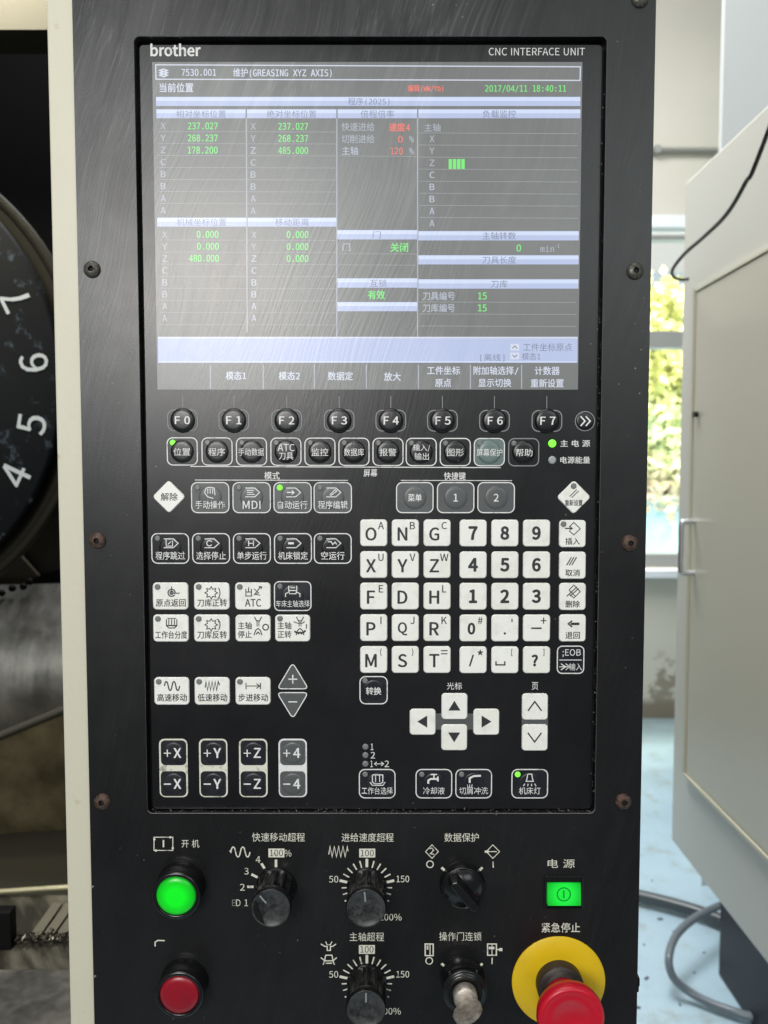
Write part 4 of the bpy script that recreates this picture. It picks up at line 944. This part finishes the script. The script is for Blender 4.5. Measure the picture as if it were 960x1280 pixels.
for x_, s, icn, on, tw in ((471.5, '工作台选择', tb2, 0, 39), (542.3, '冷却液', tap, 0, 27), (592, '切屑冲洗', tap2, 0, 36), (662, '机床灯', lampi, 1, 27)):
    key(x_, 979.3, 44.5, 35.5, 'black', [(s, 0, 8.8, tw, 9, 0.004)], (-15, -11.5, on), icn, outline='w', rad=7, dome=13.5, domeH=0.0005, label='black outlined key marked '+s)

# ------------------------------------------------------------------ lower field: lettering
YL = -0.00010
def lw(s, cx, cy, w_, h_, off=0.004, m='pc'): word(s, cx, cy, w_, h_, YL, m, off)
def ll(pts, wd=1.2, closed=False, m='pc', name='printed_symbol'):
    q = MB(); L(q, pts, wd, YL, M[m], closed); part(name, q)
def sym(lines, m='pc'):
    q = MB()
    for it in lines: L(q, it[1], it[0], YL, M[m], len(it) > 2)
    part('printed_symbol', q)
q = MB(); L(q, [(192.5, 1046.5), (216, 1046.5), (216, 1063), (192.5, 1063)], 1.1, YL, M['pc'], True); L(q, [(204.3, 1050), (204.3, 1059)], 2, YL, M['pc'])
for a, b in ((193, 1049), (213, 1046.5), (216, 1060), (195, 1063)):
    X, Z = P(a, b, 0); disc(q, X, Z, 0.0009, YL-0.00008, M['pc'], 10)
part('printed_symbol', q)
lw('开 机', 238, 1054.5, 22, 10)
ll([(194, 1183), (193.8, 1178), (197, 1175.5), (206, 1175.8)], 1.6)
lw('快速移动超程', 348, 1046.5, 66, 11, 0.006); lw('进给速度超程', 459.5, 1046.8, 65, 11, 0.006); lw('数据保护', 577, 1046.8, 43, 11, 0.006)
lw('主轴超程', 458.5, 1171, 43, 11, 0.006); lw('操作门连锁', 575.5, 1170.5, 53, 11, 0.006); lw('电 源', 701.5, 1079.5, 34, 11, 0.006); lw('紧急停止', 701, 1159.5, 48, 12, 0.010)
ll([(287.3, 1063)]+[(p[0]+300.5, p[1]+1065) for p in sine(24, 12.5, 2)], 1.5)
ll([(411, 1068)]+[(412.5+k*2.7, 1058 if k % 2 == 0 else 1071) for k in range(9)]+[(435, 1064)], 1.3)
def box100(cx, cy):
    q = MB(); R(q, cx-10, cy-5.5, cx+10, cy+5.5, YL, M['pc']); T(q, '100', cx, cy, 16.5, 8.2, YL-0.00006, M['pk'], 0.0); part('scale_label', q)
box100(345.5, 1066.2); box100(459, 1066.3); box100(458.6, 1186.8); lw('%', 360, 1066.5, 8.5, 8.5, 0)
for s, a, b, w_ in (('4', 322.5, 1074.5, 6), ('3', 308, 1089, 5.5), ('2', 303, 1109, 6), ('D 1', 302.5, 1128.5, 15), ('50', 417, 1099, 11.5), ('150', 503.5, 1098.7, 16), ('200%', 488, 1146.5, 28), ('50', 417, 1218, 11.5), ('150', 503.5, 1217.8, 16), ('200%', 487, 1264, 28)):
    lw(s, a, b, w_, 8.3, 0.004)
q = MB(); 
L(q, [(296, 1125), (290.5, 1125), (290.5, 1132), (296, 1132)], 0.7, YL, M['pg']); L(q, [(290.5, 1128.5), (295, 1128.5)], 0.7, YL, M['pg']); part('lettering', q)
def tick(cx, cy, ang, r0, r1, wd):
    a = math.radians(ang); ll([(cx+r0*math.cos(a), cy-r0*math.sin(a)), (cx+r1*math.cos(a), cy-r1*math.sin(a))], wd, name='scale_tick')
for a, r0, r1, wd in ((90, 21, 34, 3.2), (122, 27, 34.5, 3.2), (153, 26, 34.5, 3.2), (180, 28, 36, 3.2)): tick(345, 1108.5, a, r0, r1, wd)
for cy in (1108.5, 1228.5):
    for k in range(-8, 9):
        big = k in (-5, 0, 5); tick(458.6, cy, 90-15.4*k, 24 if not big else 23.5, (31.5 if abs(k) > 5 else 33.5) if not big else 35, 3.4 if big else 1.7) if abs(k) < 8 else tick(458.6, cy, 90-15.4*k, 31, 33, 1.8)
for cy in (1107.5, 1227.5):
    for sg in (-1, 1): tick(577.5, cy, 90-sg*48, 28, 34.5, 3.2)
# little symbols above the two selector switches
sym([(1.0, [(540, 1056), (548, 1064.5), (540, 1073), (532, 1064.5)], 1), (1.2, [(537, 1061), (540, 1060), (542, 1063), (538, 1067), (543, 1068)])])
sym([(1.3, arcpx(537.5, 1080.3, 4.2, 0, 340, 16), 1)])
sym([(1.0, [(616, 1056), (624.5, 1064.5), (616, 1073), (608, 1064.5)], 1), (3.0, [(606, 1064.5), (611, 1064.5)]), (1.2, [(611, 1064.5), (621, 1064.5)])]); sym([(1.4, [(616.2, 1077), (616.6, 1084.5)])])
sym([(1.6, [(531.5, 1180), (541.5, 1180), (541.5, 1194.5), (531.5, 1194.5)], 1), (2.6, [(534.5, 1182), (534.5, 1187)]), (1.2, [(537.5, 1180), (537.5, 1194)])])
sym([(1.3, arcpx(536.5, 1201, 4.2, 0, 340, 16), 1)])
sym([(1.6, [(609.5, 1180), (620.5, 1180), (620.5, 1194), (609.5, 1194)], 1), (3.4, [(611, 1185), (618, 1185)]), (1.1, [(615, 1180), (615, 1194)]), (1.6, [(620, 1187), (624, 1187)]), (4.2, [(624, 1187), (628, 1187)])]); sym([(1.4, [(615.2, 1197), (615, 1205)])])
sym([(1.4, [(401, 1180), (406, 1183), (409, 1183), (409, 1188), (413, 1188), (413, 1183), (416, 1183), (420, 1180)]), (1.2, [(407, 1177), (409, 1181), (413, 1181), (415, 1177)]),
     (1.4, [(401, 1197), (406, 1201), (416, 1201), (421, 1197)]), (1.4, [(407, 1194), (415, 1194), (416, 1200), (418, 1206)]), (1.4, [(407, 1194), (406, 1200), (404, 1206)]), (1.4, [(407, 1204), (415, 1204)])])

# ------------------------------------------------------------------ lower field: the controls themselves
def push(cx, cy, m, cap, label, ring):
    X, Z = P(cx, cy, 0)
    q = MB(); lathe(q, X, Z, [(0.0178, 0), (0.0178, 0.0012), (0.0172, 0.002), (0.0170, 0.0105), (0.0176, 0.0118), (0.0176, 0.0150), (0.0170, 0.0160), (0.0148, 0.0162), (0.0143, 0.0155), (0.0143, 0.012)], ring, 56, 0.0, cap=False)
    k = part('push_button', q, label)
    q = MB(); lathe(q, X, Z, [(0.0141, 0.0), (0.0141, 0.0035), (0.0134, 0.0046), (0.010, 0.0052), (0.005, 0.0055), (0.0012, 0.0056)], m, 48, -0.0115); q.build('lens', k)
    return k
push(227, 1105.5, M['glens'], None, 'round lit green push button', M['ring'])
push(231, 1226, M['rlens'], None, 'round red push button', M['ring'])
def knob(cx, cy, label, ptr):
    X, Z = P(cx, cy, 0); q = MB()
    lathe(q, X, Z, [(0.0150, 0), (0.0150, 0.0015), (0.0142, 0.0025), (0.0140, 0.004, 1), (0.0138, 0.0205, 1), (0.0136, 0.0215), (0.0141, 0.0225), (0.0143, 0.0265), (0.0136, 0.0280)], M['rubber'], 144, 0.0, 12, 0.0020, cap=False)
    k = part('rotary_knob', q, label)
    q = MB(); lathe(q, X, Z, [(0.01358, 0.0), (0.0131, 0.0003), (0.0125, -0.0004), (0.0040, -0.0003)], M['worn'], 48, -0.0280); q.build('cap', k)
    q = MB(); a = math.radians(ptr); ux, uz = math.cos(a), math.sin(a)
    f = [(X+ux*r-uz*s, Z+uz*r+ux*s) for r, s in ((0.005, -0.0006), (0.0120, -0.0006), (0.0120, 0.0006), (0.005, 0.0006))]
    plate(q, f, -0.0278, 0.0003, M['pg'], 0.0001); q.build('pointer', k)
    return k
k1 = knob(345.5, 1108.5, 'black fluted rapid override knob', 130)
knob(458.6, 1108.5, 'black fluted feed override knob', 95)
knob(458.6, 1228.5, 'black fluted spindle override knob', 90)
# dark half of the first knob's cap
X, Z = P(345.5, 1108.5, 0); q = MB()
f = [(X-0.0120*math.cos(math.radians(t)), Z+0.0120*math.sin(math.radians(t))) for t in range(-68, 40, 9)]
plate(q, f[::-1], -0.0279, 0.0006, M['rubber'], 0.0002); q.build('grip_insert', k1)
# selector switch
X, Z = P(577.5, 1104.5, 0); q = MB()
lathe(q, X, Z, [(0.0165, 0), (0.0165, 0.0015), (0.0158, 0.003), (0.0156, 0.0065), (0.0148, 0.0075), (0.0145, 0.0068), (0.0138, 0.0068), (0.0134, 0.0085), (0.002, 0.0088)], M['ring'], 56)
sw = part('selector_switch', q, 'black data protection selector switch')
q = MB(); a = math.radians(-50); ux, uz = math.cos(a), math.sin(a)
def hb(L_, W_, y): return [(X+ux*r-uz*s, y, Z+uz*r+ux*s) for r, s in ((-L_, -W_), (L_, -W_), (L_+W_*0.5, 0), (L_, W_), (-L_, W_), (-L_-W_*0.5, 0))]
q.loops([hb(0.0125, 0.0046, -0.0085), hb(0.0125, 0.0040, -0.0150), hb(0.0120, 0.0030, -0.0178), hb(0.0115, 0.0022, -0.0182)], M['rubber'], cap1=True); q.build('handle', sw, bevel=0.0004)
# key switch
X, Z = P(578, 1222, 0); q = MB()
lathe(q, X, Z, [(0.0165, 0), (0.0165, 0.002), (0.0152, 0.0028), (0.0150, 0.0125), (0.0160, 0.0135), (0.0162, 0.0155), (0.0155, 0.0165), (0.0142, 0.0160), (0.0136, 0.0175), (0.0118, 0.0185), (0.0105, 0.0170), (0.002, 0.0170)], M['ring'], 56)
ks = part('key_switch', q, 'black door interlock key switch')
kr = empty('inserted_key', (X, -0.017, Z), 'worn steel key standing in the door interlock switch', 'key')
q = MB(); lathe(q, X, Z, [(0.0086, 0), (0.0086, 0.006), (0.0078, 0.0072), (0.0010, 0.0076)], M['steel'], 32, -0.0172); q.build('key_collar', kr)
q = MB(); an = math.radians(24); ux, uz = math.cos(an), math.sin(an); th = 0.0013
prof = [(-0.005, 0.022), (0.005, 0.022), (0.0055, 0.027)]+[(0.0105*math.cos(math.radians(t)), 0.036+0.0105*math.sin(math.radians(t))) for t in range(-30, 211, 20)]+[(-0.0055, 0.027)]
A_ = [(X+ux*r-uz*th, -h, Z+uz*r+ux*th) for r, h in prof]; B_ = [(X+ux*r+uz*th, -h, Z+uz*r-ux*th) for r, h in prof]
q.loops([A_, B_], M['steel'], cap0=True, cap1=True); q.build('key_bow', kr, bevel=0.0003)
# rocker power switch
X, Z, W, H = size(704, 1114, 48, 42, 0); q = MB()
o = rr(X, Z, W, H, 0.0015, 3); i_ = rr(X, Z, W-0.0030, H-0.0030, 0.0008, 3)
q.loops([at(o, 0), at(o, -0.0022), at(grow(o, 0, 0, -0.0005), -0.0026), at(i_, -0.0026), at(i_, -0.0002)], M['ring']); q.add(at(i_, -0.0002), [tuple(range(len(i_)))], M['trench'])
rs = part('power_switch', q, 'lit green rocker power switch')
q = MB(); a, zt_ = P(703, 1104.5, -0.004); a, zb_ = P(703, 1131.5, -0.004); xa_ = P(684, 1118, -0.004)[0]; xb_ = P(726.5, 1118, -0.004)[0]
v = [(xa_, -0.0004, zb_), (xb_, -0.0004, zb_), (xb_, -0.0004, zt_), (xa_, -0.0004, zt_)]; v2 = [(xa_+.0003, -0.0052, zb_+.0003), (xb_-.0003, -0.0052, zb_+.0003), (xb_-.0003, -0.0034, zt_-.0003), (xa_+.0003, -0.0034, zt_-.0003)]
q.loops([v, v2], M['gface'], cap1=True); rk = q.build('rocker', rs, bevel=0.0004)
q = MB(); q.box(xa_, xb_, -0.0030, -0.0003, zt_+0.0004, zt_+0.0040, M['ring']); q.build('rocker_back', rs)
q = MB(); L(q, arcpx(704.8, 1118, 8.2, 0, 337.5, 24), 1.4, -0.0054, M['gprint'], True); L(q, [(704.8, 1113), (704.8, 1123)], 1.6, -0.0054, M['gprint']); q.build('printed_symbol', rk)
# emergency stop
X, Z = P(698, 1226.5, 0); q = MB(); lathe(q, X, Z, [(0.0346, 0), (0.0346, 0.0008), (0.0341, 0.0012), (0.020, 0.00122)], M['yellow'], 96, 0.0); es = part('emergency_stop', q, 'yellow ringed red emergency stop mushroom')
q = MB(); lathe(q, X, Z, [(0.0172, 0.0012), (0.0172, 0.009), (0.0166, 0.0100), (0.0150, 0.0102), (0.0145, 0.0130), (0.0125, 0.0140)], M['collar'], 56); q.build('collar', es)
q = MB(); lathe(q, X, Z, [(0.0120, 0.010), (0.0125, 0.016), (0.0150, 0.022), (0.0195, 0.0270), (0.0225, 0.0310), (0.0234, 0.0350), (0.0232, 0.0385), (0.0222, 0.0402), (0.0205, 0.0408), (0.0190, 0.0404), (0.0155, 0.0396), (0.0143, 0.0401), (0.0133, 0.0396), (0.0100, 0.0392), (0.0095, 0.0388), (0.0010, 0.0388)], M['red'], 80); q.build('mushroom_head', es)
# small clip on the right flank
X, Z = P(795, 1226, 0.01); q = MB(); q.box(xr+0.001, xr+0.0032, 0.006, 0.016, Z-0.006, Z+0.006, M['ring']); q.box(xr+0.0032, xr+0.0045, 0.008, 0.014, Z-0.003, Z+0.003, M['ring']); part('side_clip', q)
